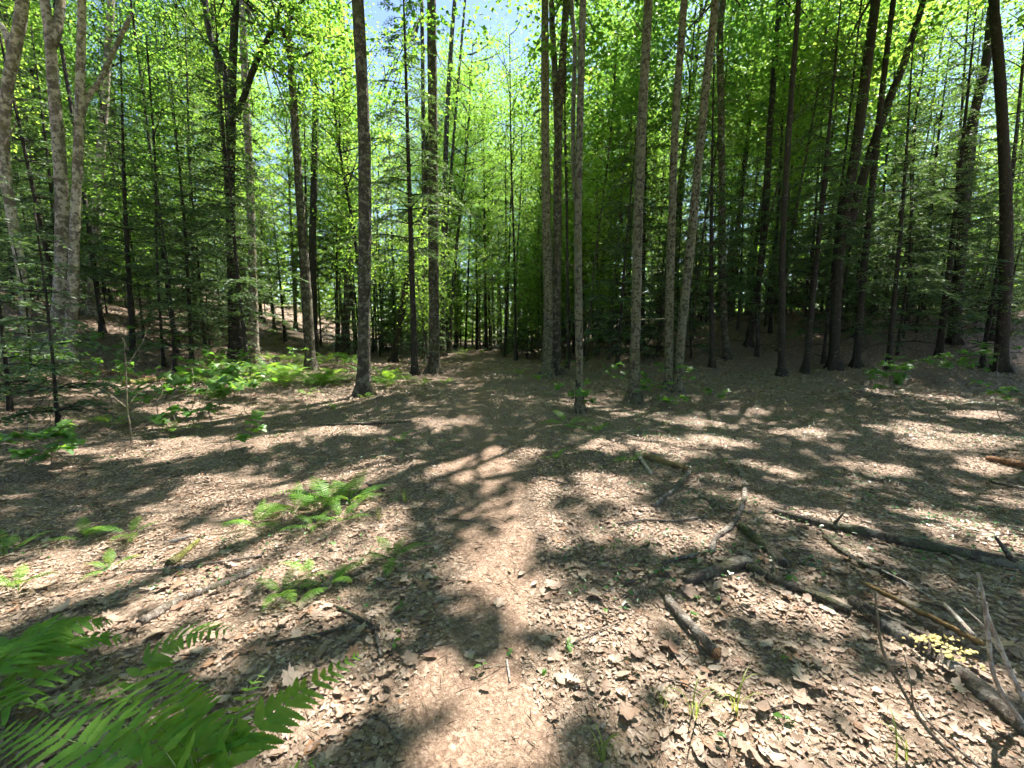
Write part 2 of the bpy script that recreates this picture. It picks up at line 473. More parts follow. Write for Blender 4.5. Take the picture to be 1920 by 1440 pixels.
# ------------------------------------------------------------------ sun gaps: ground ellipses where crown leaves are left out to let sun through
_gaps = [(300, 1080, 330, 70), (510, 1385, 90, 40), (520, 705, 110, 20), (450, 735, 90, 16), (1180, 745, 110, 10), (690, 715, 60, 14), (360, 1185, 110, 25), (90, 1085, 190, 55), (250, 1060, 230, 70), (330, 1130, 150, 45), (480, 1000, 150, 45), (600, 985, 130, 55), (690, 1010, 80, 50), (520, 1060, 160, 40), (40, 1150, 80, 40),
         (640, 920, 60, 40), (380, 950, 110, 22), (610, 700, 90, 22), (560, 690, 60, 20), (600, 930, 120, 42), (420, 775, 90, 18), (330, 765, 60, 14), (790, 705, 50, 12), (1090, 745, 50, 10),
         (960, 1340, 130, 95), (930, 1430, 140, 60), (1040, 1290, 110, 60), (1200, 1330, 150, 60), (1400, 1375, 190, 50), (1660, 1340, 150, 55), (1780, 1400, 170, 60), (1560, 1400, 150, 50),
         (1180, 1180, 70, 40), (1030, 1130, 80, 40), (900, 1075, 70, 55), (1050, 1200, 70, 40), (650, 1300, 60, 40), (800, 1290, 50, 40), (520, 1150, 70, 30), (640, 1130, 60, 25),
         (930, 860, 75, 24), (845, 888, 90, 17), (970, 935, 70, 40), (990, 1000, 70, 50), (1120, 925, 65, 32), (1210, 1000, 60, 26), (1110, 1000, 40, 22),
         (1240, 838, 70, 18), (1130, 838, 45, 13), (1350, 832, 45, 12), (1510, 812, 38, 12), (1690, 805, 60, 14), (1790, 830, 90, 18), (1870, 870, 60, 22), (1745, 968, 75, 14),
         (1860, 1022, 90, 18), (1560, 985, 80, 13), (1410, 945, 45, 22), (1330, 1025, 50, 25), (1430, 1130, 70, 28), (1540, 1185, 90, 30), (1600, 1045, 60, 12), (1890, 940, 40, 18), (1660, 880, 50, 12),
         (1590, 865, 40, 9), (1450, 880, 40, 10), (1300, 790, 60, 9), (1400, 770, 40, 6), (1800, 1250, 80, 30), (1330, 1190, 50, 25),
         (230, 850, 120, 13), (420, 832, 150, 12), (600, 812, 110, 9), (440, 902, 110, 15), (700, 880, 60, 11), (60, 880, 60, 9), (330, 800, 40, 7),
         (880, 732, 62, 9), (830, 792, 75, 7), (1000, 690, 40, 4), (1160, 772, 80, 6), (720, 742, 60, 7), (640, 750, 60, 6), (1700, 680, 60, 9), (1640, 735, 40, 5), (230, 650, 60, 6), (180, 690, 60, 6), (1830, 780, 40, 7), (1760, 745, 50, 5)]
GAPS = []
for cx, cy, rx, ry in _gaps:
    c = G(cx, cy); a = G(cx, cy - ry); b = G(cx, min(cy + ry, 1700))
    GAPS.append((c[0], (a[1] + b[1]) / 2, rx * c[1] / FPX + .07, max(.12, (a[1] - b[1]) / 2) + .07))
GAPS = np.array(GAPS)
_kk = [(rng.uniform(0, 6.28), 2 * math.pi / l, rng.uniform(0, 6.28)) for l in (1.4, .9, .6, .4, .28) for _ in range(3)]

def lit(p):
    """1 where canopy point p (n,3) would shade a chosen sun gap"""
    s = np.array(SDIR); q = p - s * (p[:, 2:3] / s[2])
    x, y = q[:, 0], q[:, 1]
    nz = sum(np.sin(k * (math.cos(a) * x + math.sin(a) * y) + ph) for a, k, ph in _kk) / len(_kk) ** .5
    best = np.full(len(p), 9.0)
    for gx, gy, gr, gd in GAPS:
        best = np.minimum(best, ((x - gx) / gr) ** 2 + ((y - gy) / gd) ** 2)
    return best < 1.0 + .36 * nz

# ------------------------------------------------------------------ trees named from the photograph
def spline_trunk(buf, pts, r0, r1, seg=12, flare=.8, step=.35, rough=.07, sink=.35):
    path, t = catmull(pts, step)
    if sink:
        path = np.vstack([path[:1] - [0, 0, sink], path]); t = np.concatenate([[0], t])
    ln = np.concatenate([[0], np.cumsum(np.linalg.norm(np.diff(path, axis=0), axis=1))])
    f = ln / ln[-1]
    rad = r0 * (1 - f) + r1 * f
    lob = flare * np.exp(-np.maximum(ln - sink, 0) / .16) if flare else None
    tube(buf, path, rad, seg, rough, lob)
    return path

NEAR = []       # trees whose crowns form the canopy: dict(root, top, trunk buffer ...)

def named_tree(label, cat, pix, w0, w1, mat, depth=None, top=15.0, limbs=(), canopy=True, group=None, name='maple_tree', rough=.06, topw=None):
    if depth is None:
        b = G(*pix[0])
    else:
        b = P(pix[0][0], pix[0][1], depth); b[2] = float(height(b[0], b[1]))
    Yd = b[1]
    pts = [b] + [P(px, py, Yd) for px, py in pix[1:]]
    if depth is not None and len(pix) > 1 and pix[1][1] > pix[0][1]: pts = [b] + pts[2:]
    d = pts[-1] - pts[-2]; d = d / max(.3, d[2])
    d[0] = np.clip(d[0], -.3, .3) * .5
    zt = pts[-1][2]
    if top > zt + 1:
        pts.append(pts[-1] + d * (top - zt) * .5); pts.append(pts[-1] + d * (top - zt) * .5 * np.array([.4, 0, 1]))
    pts = np.array(pts)
    rel = pts - b
    root = thing(name, label, cat, tuple(b), 0, group)
    w0, w1 = w0 * .88, w1 * .88
    r0 = w0 / 2 * Yd / FPX; r1 = .04 if topw is None else topw / 2 * Yd / FPX
    # radius where the trunk leaves the frame
    buf = Buf()
    path, t = catmull(rel, .3)
    path = np.vstack([[path[0] - [0, 0, .4]], path])
    zf = P(960, 0, Yd)[2] - b[2]
    z = path[:, 2]; rf = w1 / 2 * Yd / FPX
    rad = np.where(z < zf, np.interp(z, [0, zf], [r0, rf]), np.interp(z, [zf, max(zf + .5, top - b[2])], [rf, r1]))
    lob = 1.0 * np.exp(-np.maximum(z, 0) / .2)
    tube(buf, path, rad, 14, rough, lob)
    parts = []
    for (lp, lw0, lw1) in limbs:
        q = np.array([P(px, py, Yd + dy) for px, py, dy in lp]) - b
        e = q[-1] - q[-2]; e = e / np.linalg.norm(e)
        q = np.vstack([q, q[-1] + e * 1.6 + [0, 0, .5]])
        lb = Buf(); pp, tt = catmull(q, .25)
        tube(lb, pp, np.interp(tt, [0, 1], [lw0, lw1]) / 2 * Yd / FPX, 9, .06)
        parts.append(lb)
    obj('trunk', None, root) if False else None
    rec = dict(root=root, b=b, top=rel[-1] + b, buf=buf, mat=mat, path=path + b, leaves=[], pts=pts, limbs=parts, canopy=canopy, rf=rf)
    NEAR.append(rec)
    return rec

nt_ = named_tree
LB = 'lichen_bark'
nt_('large dark lichen-spotted maple trunk left of the trail, thickest in the middle ground', 'tree', [(682, 742), (683, 560), (684, 300), (676, 100), (671, 0)], 27, 22, 'maple_bark', top=17)
nt_('slim crooked trunk just left behind the largest maple beside the trail', 'tree', [(643, 662), (652, 560), (655, 450), (650, 300), (648, 200), (643, 80), (636, 0)], 17, 12, 'maple_bark', top=16,
    limbs=[([(650, 240, 0), (655, 150, .1), (664, 70, .2), (676, 0, .3)], 9, 6)])
nt_('straight dark maple trunk standing closest to the left edge of the trail', 'tree', [(815, 700), (813, 500), (812, 300), (809, 0)], 23, 17, 'maple_bark', top=17)
nt_('thin dark stem tight against the left side of the trailside maple', 'tree', [(797, 672), (796, 450), (794, 250), (791, 0)], 11, 7, 'maple_bark', top=14)
nt_('slender dark stem rising right of the trailside maple and leaning right', 'tree', [(829, 668), (832, 450), (837, 250), (847, 70), (853, 0)], 12, 8, 'maple_bark', top=15,
    limbs=[([(833, 480, 0), (845, 330, .2), (857, 180, .3), (872, 0, .5)], 5, 4)])
nt_('thin trunk leaning right across the background left of the trail', 'tree', [(736, 625), (765, 520), (790, 435), (800, 330)], 14, 7, 'dark_bark', depth=22, top=11, canopy=False)
nt_('grey lichen-covered left trunk of the close pair right of the trail', 'tree', [(1026, 706), (1028, 550), (1024, 400), (1022, 150), (1022, 0)], 21, 14, LB, top=17)
nt_('darker right trunk of the close pair right of the trail, forked high up', 'tree', [(1041, 702), (1044, 500), (1046, 300), (1052, 150), (1062, 0)], 20, 13, 'maple_bark', top=17,
    limbs=[([(1046, 250, 0), (1040, 130, .1), (1036, 60, .2), (1034, 0, .3)], 12, 8)])
nt_('slim lichen-spotted trunk in front of the close pair, rising beside a fern', 'tree', [(1087, 775), (1085, 600), (1084, 400), (1088, 200), (1093, 0)], 17, 13, LB, top=15,
    limbs=[([(1085, 430, 0), (1076, 320, .1), (1075, 200, .2), (1078, 90, .3), (1072, 0, .4)], 9, 6)])
nt_('pale lichen-covered maple trunk standing alone between the slim one and the twin trunks', 'tree', [(1188, 754), (1192, 600), (1197, 400), (1204, 220), (1216, 0)], 21, 17, LB, top=17)
nt_('left stem of the pale twin trunks that share one base', 'tree', [(1254, 733), (1255, 600), (1260, 400), (1268, 200), (1283, 0)], 18, 13, LB, top=16)
nt_('right stem of the pale twin trunks, leaning right from the shared base', 'tree', [(1268, 734), (1278, 620), (1296, 450), (1312, 280), (1330, 100), (1342, 0)], 20, 14, LB, top=17)
nt_('dark straight trunk behind the twin trunks at the foot of the right bank', 'tree', [(1363, 673), (1356, 560), (1354, 400), (1352, 200), (1350, 60), (1356, 0)], 14, 12, 'maple_bark', top=18)
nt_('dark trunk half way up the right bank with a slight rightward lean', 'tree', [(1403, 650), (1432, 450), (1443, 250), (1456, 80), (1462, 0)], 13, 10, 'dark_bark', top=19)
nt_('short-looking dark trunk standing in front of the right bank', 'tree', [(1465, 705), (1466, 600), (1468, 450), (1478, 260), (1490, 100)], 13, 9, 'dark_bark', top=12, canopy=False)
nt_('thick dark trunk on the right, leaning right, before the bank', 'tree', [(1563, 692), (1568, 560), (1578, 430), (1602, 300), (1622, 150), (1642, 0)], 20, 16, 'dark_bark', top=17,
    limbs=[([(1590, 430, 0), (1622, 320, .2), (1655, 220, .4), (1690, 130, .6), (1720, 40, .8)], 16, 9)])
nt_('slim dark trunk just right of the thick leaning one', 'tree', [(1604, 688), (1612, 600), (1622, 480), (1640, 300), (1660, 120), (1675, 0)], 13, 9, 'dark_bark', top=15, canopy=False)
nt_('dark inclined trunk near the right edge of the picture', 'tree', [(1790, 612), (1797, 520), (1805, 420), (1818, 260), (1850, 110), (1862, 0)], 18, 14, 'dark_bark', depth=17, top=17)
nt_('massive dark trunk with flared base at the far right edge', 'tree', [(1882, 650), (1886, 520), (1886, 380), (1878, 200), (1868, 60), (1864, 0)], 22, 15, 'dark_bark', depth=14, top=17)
nt_('sunlit beech trunk with a high fork, left stem of the pair on the left', 'tree', [(108, 690), (114, 560), (118, 440), (112, 300), (102, 180), (94, 80), (84, 0)], 28, 15, 'beech_bark', depth=11.5, top=15,
    limbs=[([(98, 85, 0), (108, 50, .1), (113, 0, .2)], 15, 12)])
nt_('sunlit slimmer right stem of the beech pair on the left with a snapped side branch', 'tree', [(130, 690), (136, 560), (141, 420), (146, 300), (150, 180), (152, 80), (153, 0)], 19, 13, 'beech_bark', depth=11.3, top=14,
    limbs=[([(150, 225, 0), (160, 190, .1), (176, 165, .2), (186, 152, .3)], 10, 7)])
nt_('pale crooked beech leaning at the far left edge, sunlit at the top', 'tree', [(52, 690), (48, 600), (42, 520), (28, 440), (8, 300), (12, 180), (28, 90), (42, 0)], 15, 19, 'beech_bark', depth=10.5, top=13,
    limbs=[([(22, 110, 0), (10, 60, .1), (-20, 20, .2)], 11, 8)])
nt_('pale grey trunk behind the beech pair on the left slope', 'tree', [(172, 600), (176, 480), (184, 350), (196, 200), (205, 60), (208, 0)], 17, 11, 'beech_bark', depth=17, top=17)
nt_('dark three-limbed maple on the left with limbs spread like a fork', 'tree', [(437, 682), (436, 560), (432, 400), (434, 220), (438, 80), (441, 0)], 18, 14, 'dark_bark', top=15,
    limbs=[([(430, 190, 0), (424, 140, .1), (400, 85, .2), (389, 40, .3), (385, 0, .4)], 12, 8), ([(442, 225, 0), (456, 185, .2), (480, 118, .3), (508, 60, .5), (531, 0, .7)], 11, 7)])
nt_('dark background trunk on the left between the forked maple and the crooked trunk', 'tree', [(585, 585), (586, 460), (588, 380), (592, 200)], 15, 11, 'dark_bark', depth=24, top=16)
nt_('pale distant trunk at the foot of the left slope beside the forked maple', 'tree', [(475, 640), (474, 520), (470, 380), (462, 200), (455, 40)], 17, 12, 'beech_bark', depth=19, top=17)
# ------------------------------------------------------------------ unseen trees added right of the picture so their crowns shade the floor
for (x, y, r, lb) in ((10.5, 4.6, .2, 'tall maple added out of view at right for shade, nearest of three'), (14.5, 8.5, .24, 'tall maple added out of view at right for shade, middle of three'), (6.6, 4.2, .17, 'slim maple added out of view at right for shade, beside the fallen branches')):
    b = on_ground(x, y); pts = np.array([b, b + [.1, 0, 5], b + [.3, .2, 10], b + [.2, .3, 15]])
    root = thing('maple_tree', lb, 'tree', tuple(b)); buf = Buf(); path, t = catmull(pts - b, .4)
    path = np.vstack([[path[0] - [0, 0, .4]], path])
    tube(buf, path, np.interp(path[:, 2], [0, 15], [r, .05]), 12, .06, .7 * np.exp(-np.maximum(path[:, 2], 0) / .17))
    NEAR.append(dict(root=root, b=b, top=pts[-1], buf=buf, mat='maple_bark', path=path + b, leaves=[], pts=pts, limbs=[], canopy=True, rf=r * .6))

# ------------------------------------------------------------------ canopy: sprays added to shade the floor, each belonging to its nearest tree
ct = [t for t in NEAR if t['canopy']]
tx = np.array([[t['top'][0], t['top'][1]] for t in ct])
qx, qy = np.meshgrid(np.arange(-14, 13.5, .3), np.arange(-2.2, 17, .3))
n_spray = qx.size
qx = qx.ravel() + rng.uniform(-.22, .22, n_spray); qy = qy.ravel() + rng.uniform(-.22, .22, n_spray)
sz = rng.uniform(9.8, 15.0, n_spray)
sz = np.where(qy < 8.5, np.maximum(sz, 3.4 + 1.09 * qy), sz)      # over the clearing the crowns start above the picture
sx = qx + SDIR.x / SDIR.z * sz; sy = qy + SDIR.y / SDIR.z * sz
az_ = np.arctan2(sx, sy); el_ = np.arctan2(sz - CAM_H, np.hypot(sx, sy))
hole = np.zeros(n_spray, bool)
for a0, e0, ra, re in ((R(44), R(20), R(5), R(6)), (R(-16), R(31), R(3), R(5)), (R(-1), R(31), R(3), R(4)), (R(-42), R(26), R(4), R(5)), (R(22), R(29), R(3), R(4))):
    hole |= ((az_ - a0) / ra) ** 2 + ((el_ - e0) / re) ** 2 < 1
pn_ = sum(np.sin(k * .55 * (math.cos(a) * qx + math.sin(a) * qy) + ph) for a, k, ph in _kk) / len(_kk) ** .5
hole |= (qy > 8.5) & (pn_ > .25)                             # sprays left out farther back to drop sun flecks on the floor
hole |= (qx < -7.5) & (rng.random(n_spray) < .55)          # sprays left out to let sun onto the left trees
ok_ = ~hole; qx, qy, sx, sy, sz = qx[ok_], qy[ok_], sx[ok_], sy[ok_], sz[ok_]; n_spray = len(sx)
own = np.argmin((sx[:, None] - tx[None, :, 0]) ** 2 + (sy[:, None] - tx[None, :, 1]) ** 2, axis=1)
for i in range(n_spray):
    t = ct[own[i]]
    n = 24
    c = np.array([sx[i], sy[i], sz[i]])
    p = c + np.stack([rng.normal(0, .34, n), rng.normal(0, .34, n), rng.normal(0, .12, n)], -1)
    t['leaves'].append(p)
for t in ct:
    if not t['leaves']: continue
    p = np.vstack(t['leaves'])
    keep = ~lit(p)  # leaves cut away to shape the dapple on the floor
    # the odd leaf inside a gap
    keep |= rng.random(len(p)) < .05
    p = p[keep]
    t['leafpos'] = p
    # limbs that carry the sprays
    path = t['path']; pt = path[int(len(path) * .85)]
    pc = p[np.hypot(p[:, 0] - pt[0], p[:, 1] - pt[1]) < 3.2]
    cl = pc[rng.choice(len(pc), min(10, len(pc)), replace=False)] if len(pc) > 20 else []
    for c in cl:
        z0 = min(max(c[2] - 2.2, P(960, 0, t['b'][1])[2] + .2), t['top'][2] - .5)
        k0 = int(np.argmin(np.abs(path[:, 2] - z0))); a = path[k0]
        m = (a + c) / 2 + [0, 0, .25]
        q, tt = catmull(np.array([a, m, c]) - t['b'], .5)
        tube(t['buf'], q, np.interp(tt, [0, 1], [t['rf'] * .4, .012]), 5, .05)
for t in NEAR:
    path = t['path']; r_ = t['rf']
    for i in range(7):
        k0 = random.randrange(2, max(3, int(len(path) * .6))); a = path[k0] - t['b']
        az = random.uniform(0, 6.28); ln = random.choice((.08, .12, .2, .45, .8)) + r_; o = np.array([math.cos(az), math.sin(az), random.uniform(-.1, .5)])
        q, tt = catmull(np.array([a, a + o * ln * .5, a + o * ln + [0, 0, random.uniform(-.1, .15) * ln]]), .1)
        tube(t['buf'], q, np.interp(tt, [0, 1], [r_ * .22, r_ * .09]), 5, .08)
    obj('trunk', t['buf'].mesh('trunk', t['mat'], True), t['root'])
    for lb in t['limbs']: obj('limb', lb.mesh('limb', t['mat'], True), t['root'])
    p = t.get('leafpos')
    if p is None or len(p) < 10: continue
    n = len(p); b = Buf()
    az = rng.uniform(0, 6.28, n); d = np.stack([np.cos(az), np.sin(az), rng.normal(-.25, .25, n)], -1)
    nn = np.stack([rng.normal(0, .38, n), rng.normal(0, .38, n), np.ones(n)], -1)
    rhombs(b, p - t['b'], d, norm(nn), rng.uniform(.14, .22, n), rng.uniform(.12, .17, n))
    obj('crown', b.mesh('crown', 'canopy_leaf'), t['root'], kind='stuff')

# ------------------------------------------------------------------ templates: broadleaf trees of the background
def broadleaf(H, crown0, spread, nl, per, leaf, seed, trunk_r, bend=.5, upright=.9):
    global rng
    keep, rng = rng, np.random.default_rng(seed)
    wood, lf = Buf(), Buf()
    bx, by = rng.normal(0, bend, 2)
    pts = np.array([[0, 0, 0], [bx * .3, by * .3, H * .33], [bx, by, H * .66], [bx * 1.2, by * 1.2, H]])
    path = spline_trunk(wood, pts, trunk_r, .025, 9, .7, .6)
    P_, D_, N_ = [], [], []
    for i in range(nl):
        f = crown0 + (1 - crown0) * ((i + rng.random()) / nl)
        a = path[int(np.argmin(np.abs(path[:, 2] - f * H)))]
        az = i * 2.39996 + rng.normal(0, .4)
        prof = math.sin(math.pi * min(1, .18 + .8 * (1 - (f - crown0) / (1 - crown0)))) ** .7
        ln = spread * prof * rng.uniform(.7, 1.2)
        rise = ln * rng.uniform(.35, 1.1) * upright
        e = a + [math.cos(az) * ln, math.sin(az) * ln, rise]
        m = (a + e) / 2 + [0, 0, -.1 * ln + rng.normal(0, .12)]
        q, tt = catmull(np.array([a, m, e]), .45)
        tube(wood, q, np.interp(tt, [0, 1], [trunk_r * .33, .008]), 5, .05)
        ncl = max(3, int(ln * 3.2))
        for c in range(ncl):
            u = rng.uniform(.25, 1.05)
            ctr = q[min(len(q) - 1, int(u * (len(q) - 1)))] + np.array([rng.normal(0, .38), rng.normal(0, .38), rng.normal(0, .16)]) * (.5 + ln * .25)
            n = int(per * rng.uniform(.6, 1.3)); rr = rng.uniform(.28, .5)
            p = ctr + np.stack([rng.normal(0, rr, n), rng.normal(0, rr, n), rng.normal(0, rr * .28, n)], -1)
            P_.append(p); ad = np.arctan2(p[:, 1] - ctr[1], p[:, 0] - ctr[0]) + rng.normal(0, .7, n)
            D_.append(np.stack([np.cos(ad), np.sin(ad), rng.normal(-.3, .3, n)], -1))
            N_.append(norm(np.stack([rng.normal(0, .6, n), rng.normal(0, .6, n), np.ones(n)], -1)))
    p = np.vstack(P_); n = len(p)
    rhombs(lf, p, np.vstack(D_), np.vstack(N_), rng.uniform(.75, 1.3, n) * leaf, rng.uniform(.6, .95, n) * leaf)
    rng = keep
    return wood, lf

TALL, UNDER = [], []
for i, (H, c0, sp, tr) in enumerate(((19, .34, 2.6, .15), (22, .40, 3.0, .18), (17, .28, 2.3, .12), (24, .45, 3.3, .2), (20, .36, 2.4, .13), (18, .30, 2.9, .16))):
    w, l = broadleaf(H, c0 - .06, sp * 1.1, 38, 52, .118, 100 + i, tr)
    TALL.append((w.mesh('trunk', 'maple_bark' if i % 2 else 'dark_bark', True), l.mesh('crown', 'maple_leaf')))
for i, (H, c0, sp, tr) in enumerate(((9, .2, 2.0, .05), (7, .25, 1.7, .04), (11, .22, 2.2, .07), (5.5, .25, 1.5, .03))):
    w, l = broadleaf(H, c0, sp, 24, 36, .105, 200 + i, tr, .3, .5)
    UNDER.append((w.mesh('trunk', 'maple_bark', True), l.mesh('crown', 'maple_leaf')))

POLE = []
for i, (H, c0, sp, tr) in enumerate(((13, .5, 1.3, .055), (16, .55, 1.5, .07), (11, .5, 1.2, .045))):
    w, l = broadleaf(H, c0, sp, 16, 34, .11, 250 + i, tr, .45, .9)
    POLE.append((w.mesh('trunk', 'dark_bark' if i else 'maple_bark', True), l.mesh('crown', 'maple_leaf')))

# ------------------------------------------------------------------ templates: hemlocks with flat drooping sprays
def hemlock(H, base, spread, seed, trunk_r, nb, dead=14):
    global rng
    keep, rng = rng, np.random.default_rng(seed)
    wood, nd = Buf(), Buf()
    pts = np.array([[0, 0, 0], [rng.normal(0, .08), rng.normal(0, .08), H * .5], [rng.normal(0, .1), rng.normal(0, .1), H]])
    path = spline_trunk(wood, pts, trunk_r, .012, 9, .6, .5)
    Pp, Dd, Nn, Ll = [], [], [], []
    for i in range(nb):
        f = base + (1 - base) * ((i + rng.random()) / nb) ** 1.1
        z = f * H; a = path[int(np.argmin(np.abs(path[:, 2] - z)))]
        az = i * 2.39996 + rng.normal(0, .35)
        ln = spread * (1 - ((f - base) / (1 - base)) ** 1.25 * .9) * rng.uniform(.55, 1.15)
        o = np.array([math.cos(az), math.sin(az), 0]); droop = rng.uniform(.1, .45) * ln
        q, tt = catmull(np.array([a, a + o * ln * .5 + [0, 0, .05 * ln], a + o * ln - [0, 0, droop]]), .16)
        tube(wood, q, np.interp(tt, [0, 1], [.006 + .008 * ln, .003]), 4, 0, cap=False)
        side = np.array([-o[1], o[0], 0])
        for k in range(2, len(q)):
            t = k / (len(q) - 1)
            for s in (-1, 1):
                tl = (.10 + .42 * ln * .5 * (1 - t) ** .8 * min(1, t * 3)) * rng.uniform(.6, 1.2)
                d = norm(o * .75 + side * s * rng.uniform(.6, 1.1) + [0, 0, rng.uniform(-.35, .02)])
                m = max(2, int(tl / .05))
                u = np.linspace(.1, 1, m)
                c = q[k] + d * (u * tl)[:, None] - np.array([0, 0, 1]) * (u ** 2 * tl * .18)[:, None]
                sd = norm(np.cross(d, [0, 0, 1]))
                for s2 in (-1, 1):
                    Pp.append(c + rng.normal(0, .006, c.shape)); Dd.append(np.tile(d * .65 + sd * s2, (m, 1)) + rng.normal(0, .2, (m, 3)))
                    Nn.append(norm(np.stack([rng.normal(0, .8, m), rng.normal(0, .8, m), np.ones(m)], -1))); Ll.append(rng.uniform(.075, .135, m))
    for i in range(dead):
        z = rng.uniform(.06, base + .1) * H; a = path[int(np.argmin(np.abs(path[:, 2] - z)))]
        az = rng.uniform(0, 6.28); ln = rng.uniform(.4, 1.6)
        o = np.array([math.cos(az), math.sin(az), rng.uniform(-.25, .25)])
        q, tt = catmull(np.array([a, a + o * ln * .5 + rng.normal(0, .05, 3), a + o * ln + [0, 0, -.18 * ln]]), .25)
        tube(wood, q, np.interp(tt, [0, 1], [.010, .003]), 4, 0, cap=False)
        for _ in range(4):
            k = rng.integers(1, len(q)); e = q[k] + o * .3 + rng.normal(0, .2, 3)
            tube(wood, np.array([q[k], (q[k] + e) / 2 + rng.normal(0, .03, 3), e]), [.005, .004, .002], 3, 0, cap=False)
    p = np.vstack(Pp); n = len(p); ll = np.concatenate(Ll)
    rhombs(nd, p, np.vstack(Dd), np.vstack(Nn), ll, ll * .40, .1)
    rng = keep
    return wood, nd

HEM = []
for i, (H, b, s, r, nb) in enumerate(((9, .18, 1.9, .07, 64), (12, .24, 2.2, .10, 74), (6, .12, 1.6, .045, 50), (14, .30, 2.4, .12, 78), (4, .08, 1.3, .03, 36))):
    w, l = hemlock(H, b, s, 300 + i, r, nb)
    HEM.append((w.mesh('trunk', 'dark_bark', True), l.mesh('crown', 'hemlock_needle')))

placed = [(t['b'][0], t['b'][1]) for t in NEAR]
def free(x, y, d):
    return all((x - a) ** 2 + (y - b) ** 2 > d * d for a, b in placed)

def put(tmpl, name, label, cat, x, y, s, group, rz=None, lean=.03, sink=0.0):
    w, l = tmpl
    o = thing(name, label, cat, (x, y, float(height(x, y)) - sink), random.uniform(0, 6.28) if rz is None else rz, group, s)
    o.rotation_euler[0] = random.gauss(0, lean); o.rotation_euler[1] = random.gauss(0, lean)
    obj('trunk', w, o); obj('crown', l, o, kind='stuff')
    placed.append((x, y)); return o

COLS = ((150, 'at the far left edge behind the beeches'), (330, 'right of the beech pair'), (480, 'around the forked maple on the left'), (680, 'left of the largest maple'),
        (830, 'between the largest maple and the trailside maple'), (1020, 'where the trail disappears'), (1180, 'behind the close pair of trunks'), (1340, 'behind the pale twin trunks'),
        (1560, 'left of the thick leaning trunk'), (1800, 'right of the thick leaning trunk'), (9999, 'at the far right edge'))

def place_words(x, y):
    px = 960 + FPX * x / max(y, 1)
    col = next(w for lim, w in COLS if px < lim)
    dep = 'in the middle distance' if y < 20 else 'farther back' if y < 30 else 'deep in the background'
    side = 'left' if px < 680 else 'middle' if px < 1180 else 'right'
    return dep + ' ' + col, side

# hemlocks standing out in the photograph
for px, py, dep, k, s, lb in ((330, 662, None, 0, 1.0, 'dark hemlock with bare lower twigs, third trunk from the left beech pair'),
                              (1335, 690, None, 1, .9, 'tall hemlock with dark drooping boughs just behind the twin trunks'), (1510, 700, None, 3, .85, 'tall dark hemlock left of the thick leaning trunk on the right'),
                              (1665, 690, None, 1, .85, 'dark hemlock right of the thick leaning trunk, boughs hanging over the bank'), (1760, 672, None, 3, .9, 'tall dark hemlock between the leaning trunk and the right edge trunks'), (1840, 690, None, 0, .95, 'dark hemlock before the massive trunk at the right edge'),
                              (1420, 668, None, 0, 1.0, 'bushy hemlock at the foot of the right bank'),
                              (250, 668, None, 1, .85, 'grey-green hemlock between the beech pair and the bare-twigged hemlock'), (535, 640, None, 1, .9, 'grey-green hemlock behind the fern bed'), (385, 655, None, 0, .95, 'grey-green hemlock left of the forked maple'),
                              (20, 770, None, 2, .7, 'low hemlock with flat boughs at the left edge behind the ferns'),
                              (110, 810, None, 4, .8, 'small hemlock with boughs near the ground, right of the left edge'),
                              (60, 745, None, 4, .75, 'small hemlock bush left of the fallen orange log')):
    g = G(px, py)
    put(HEM[k], 'hemlock_tree', lb, 'tree', g[0], g[1], s, None, lean=.02)

def fill(n, gen, tmpls, name, labels, smin, smax, dmin, sink=0.0):
    c = 0; tries = 0
    while c < n and tries < n * 60:
        tries += 1
        x, y = gen()
        if tmpls is TALL and (24 < y < 36 and -.05 < x / y < .0 or .84 < x / y < 1.06): continue
        if y < 34 and abs(x - float(trail_x(y))) < 1.7: continue
        if not free(x, y, dmin): continue
        if tmpls is not TALL and y < 24 and 470 < 960 + FPX * x / y < 770: continue          # the fern bed stays open
        words, side = place_words(x, y); sc = random.uniform(smin, smax); k = random.randrange(len(tmpls))
        put(tmpls[k], name, labels[0][k] + ' ' + words, 'tree', x, y, sc, labels[1] + ' in the %s of the woods' % side, sink=sink); c += 1

WT = (['dark slender maple', 'tall grey maple', 'slim dark maple', 'tall stout maple', 'slender dark-barked maple', 'grey-barked maple'], 'tall maples')
WU = (['young leafy maple', 'small leafy maple', 'tall young maple', 'low leafy maple'], 'young maples')
WH = (['drooping hemlock', 'tall hemlock', 'small hemlock', 'very tall hemlock', 'low bushy hemlock'], 'hemlocks')
WS = (['small hemlock', 'low bushy hemlock'], 'hemlocks')
WP = (['thin grey maple pole', 'thin dark maple stem', 'thin short maple stem'], 'thin pole trees')

def wedge(u0, u1, y0, y1, p=1.0):
    def g():
        y = y0 + (y1 - y0) * random.random() ** p
        return random.uniform(u0, u1) * y, y
    return g
fill(30, wedge(-1.25, -.22, 16, 46), TALL, 'maple_tree', WT, .8, 1.15, 2.0)
fill(34, wedge(-.25, .22, 24, 62, .8), TALL, 'maple_tree', WT, .8, 1.1, 2.0)
fill(32, wedge(.22, 1.25, 22, 50), TALL, 'maple_tree', WT, .8, 1.15, 2.0)
fill(28, wedge(-1.2, -.2, 15, 38), UNDER, 'young_maple', WU, .8, 1.2, 1.2)
fill(34, wedge(-.28, .24, 20, 48), UNDER, 'young_maple', WU, .8, 1.3, 1.2)
fill(20, wedge(.2, 1.25, 17, 44), UNDER, 'young_maple', WU, .8, 1.2, 1.2)
fill(50, wedge(-1.22, -.14, 12.5, 34), HEM, 'hemlock_tree', WH, .75, 1.15, 1.5)
fill(26, wedge(-.16, .2, 24, 48), HEM, 'hemlock_tree', WH, .75, 1.15, 1.5)
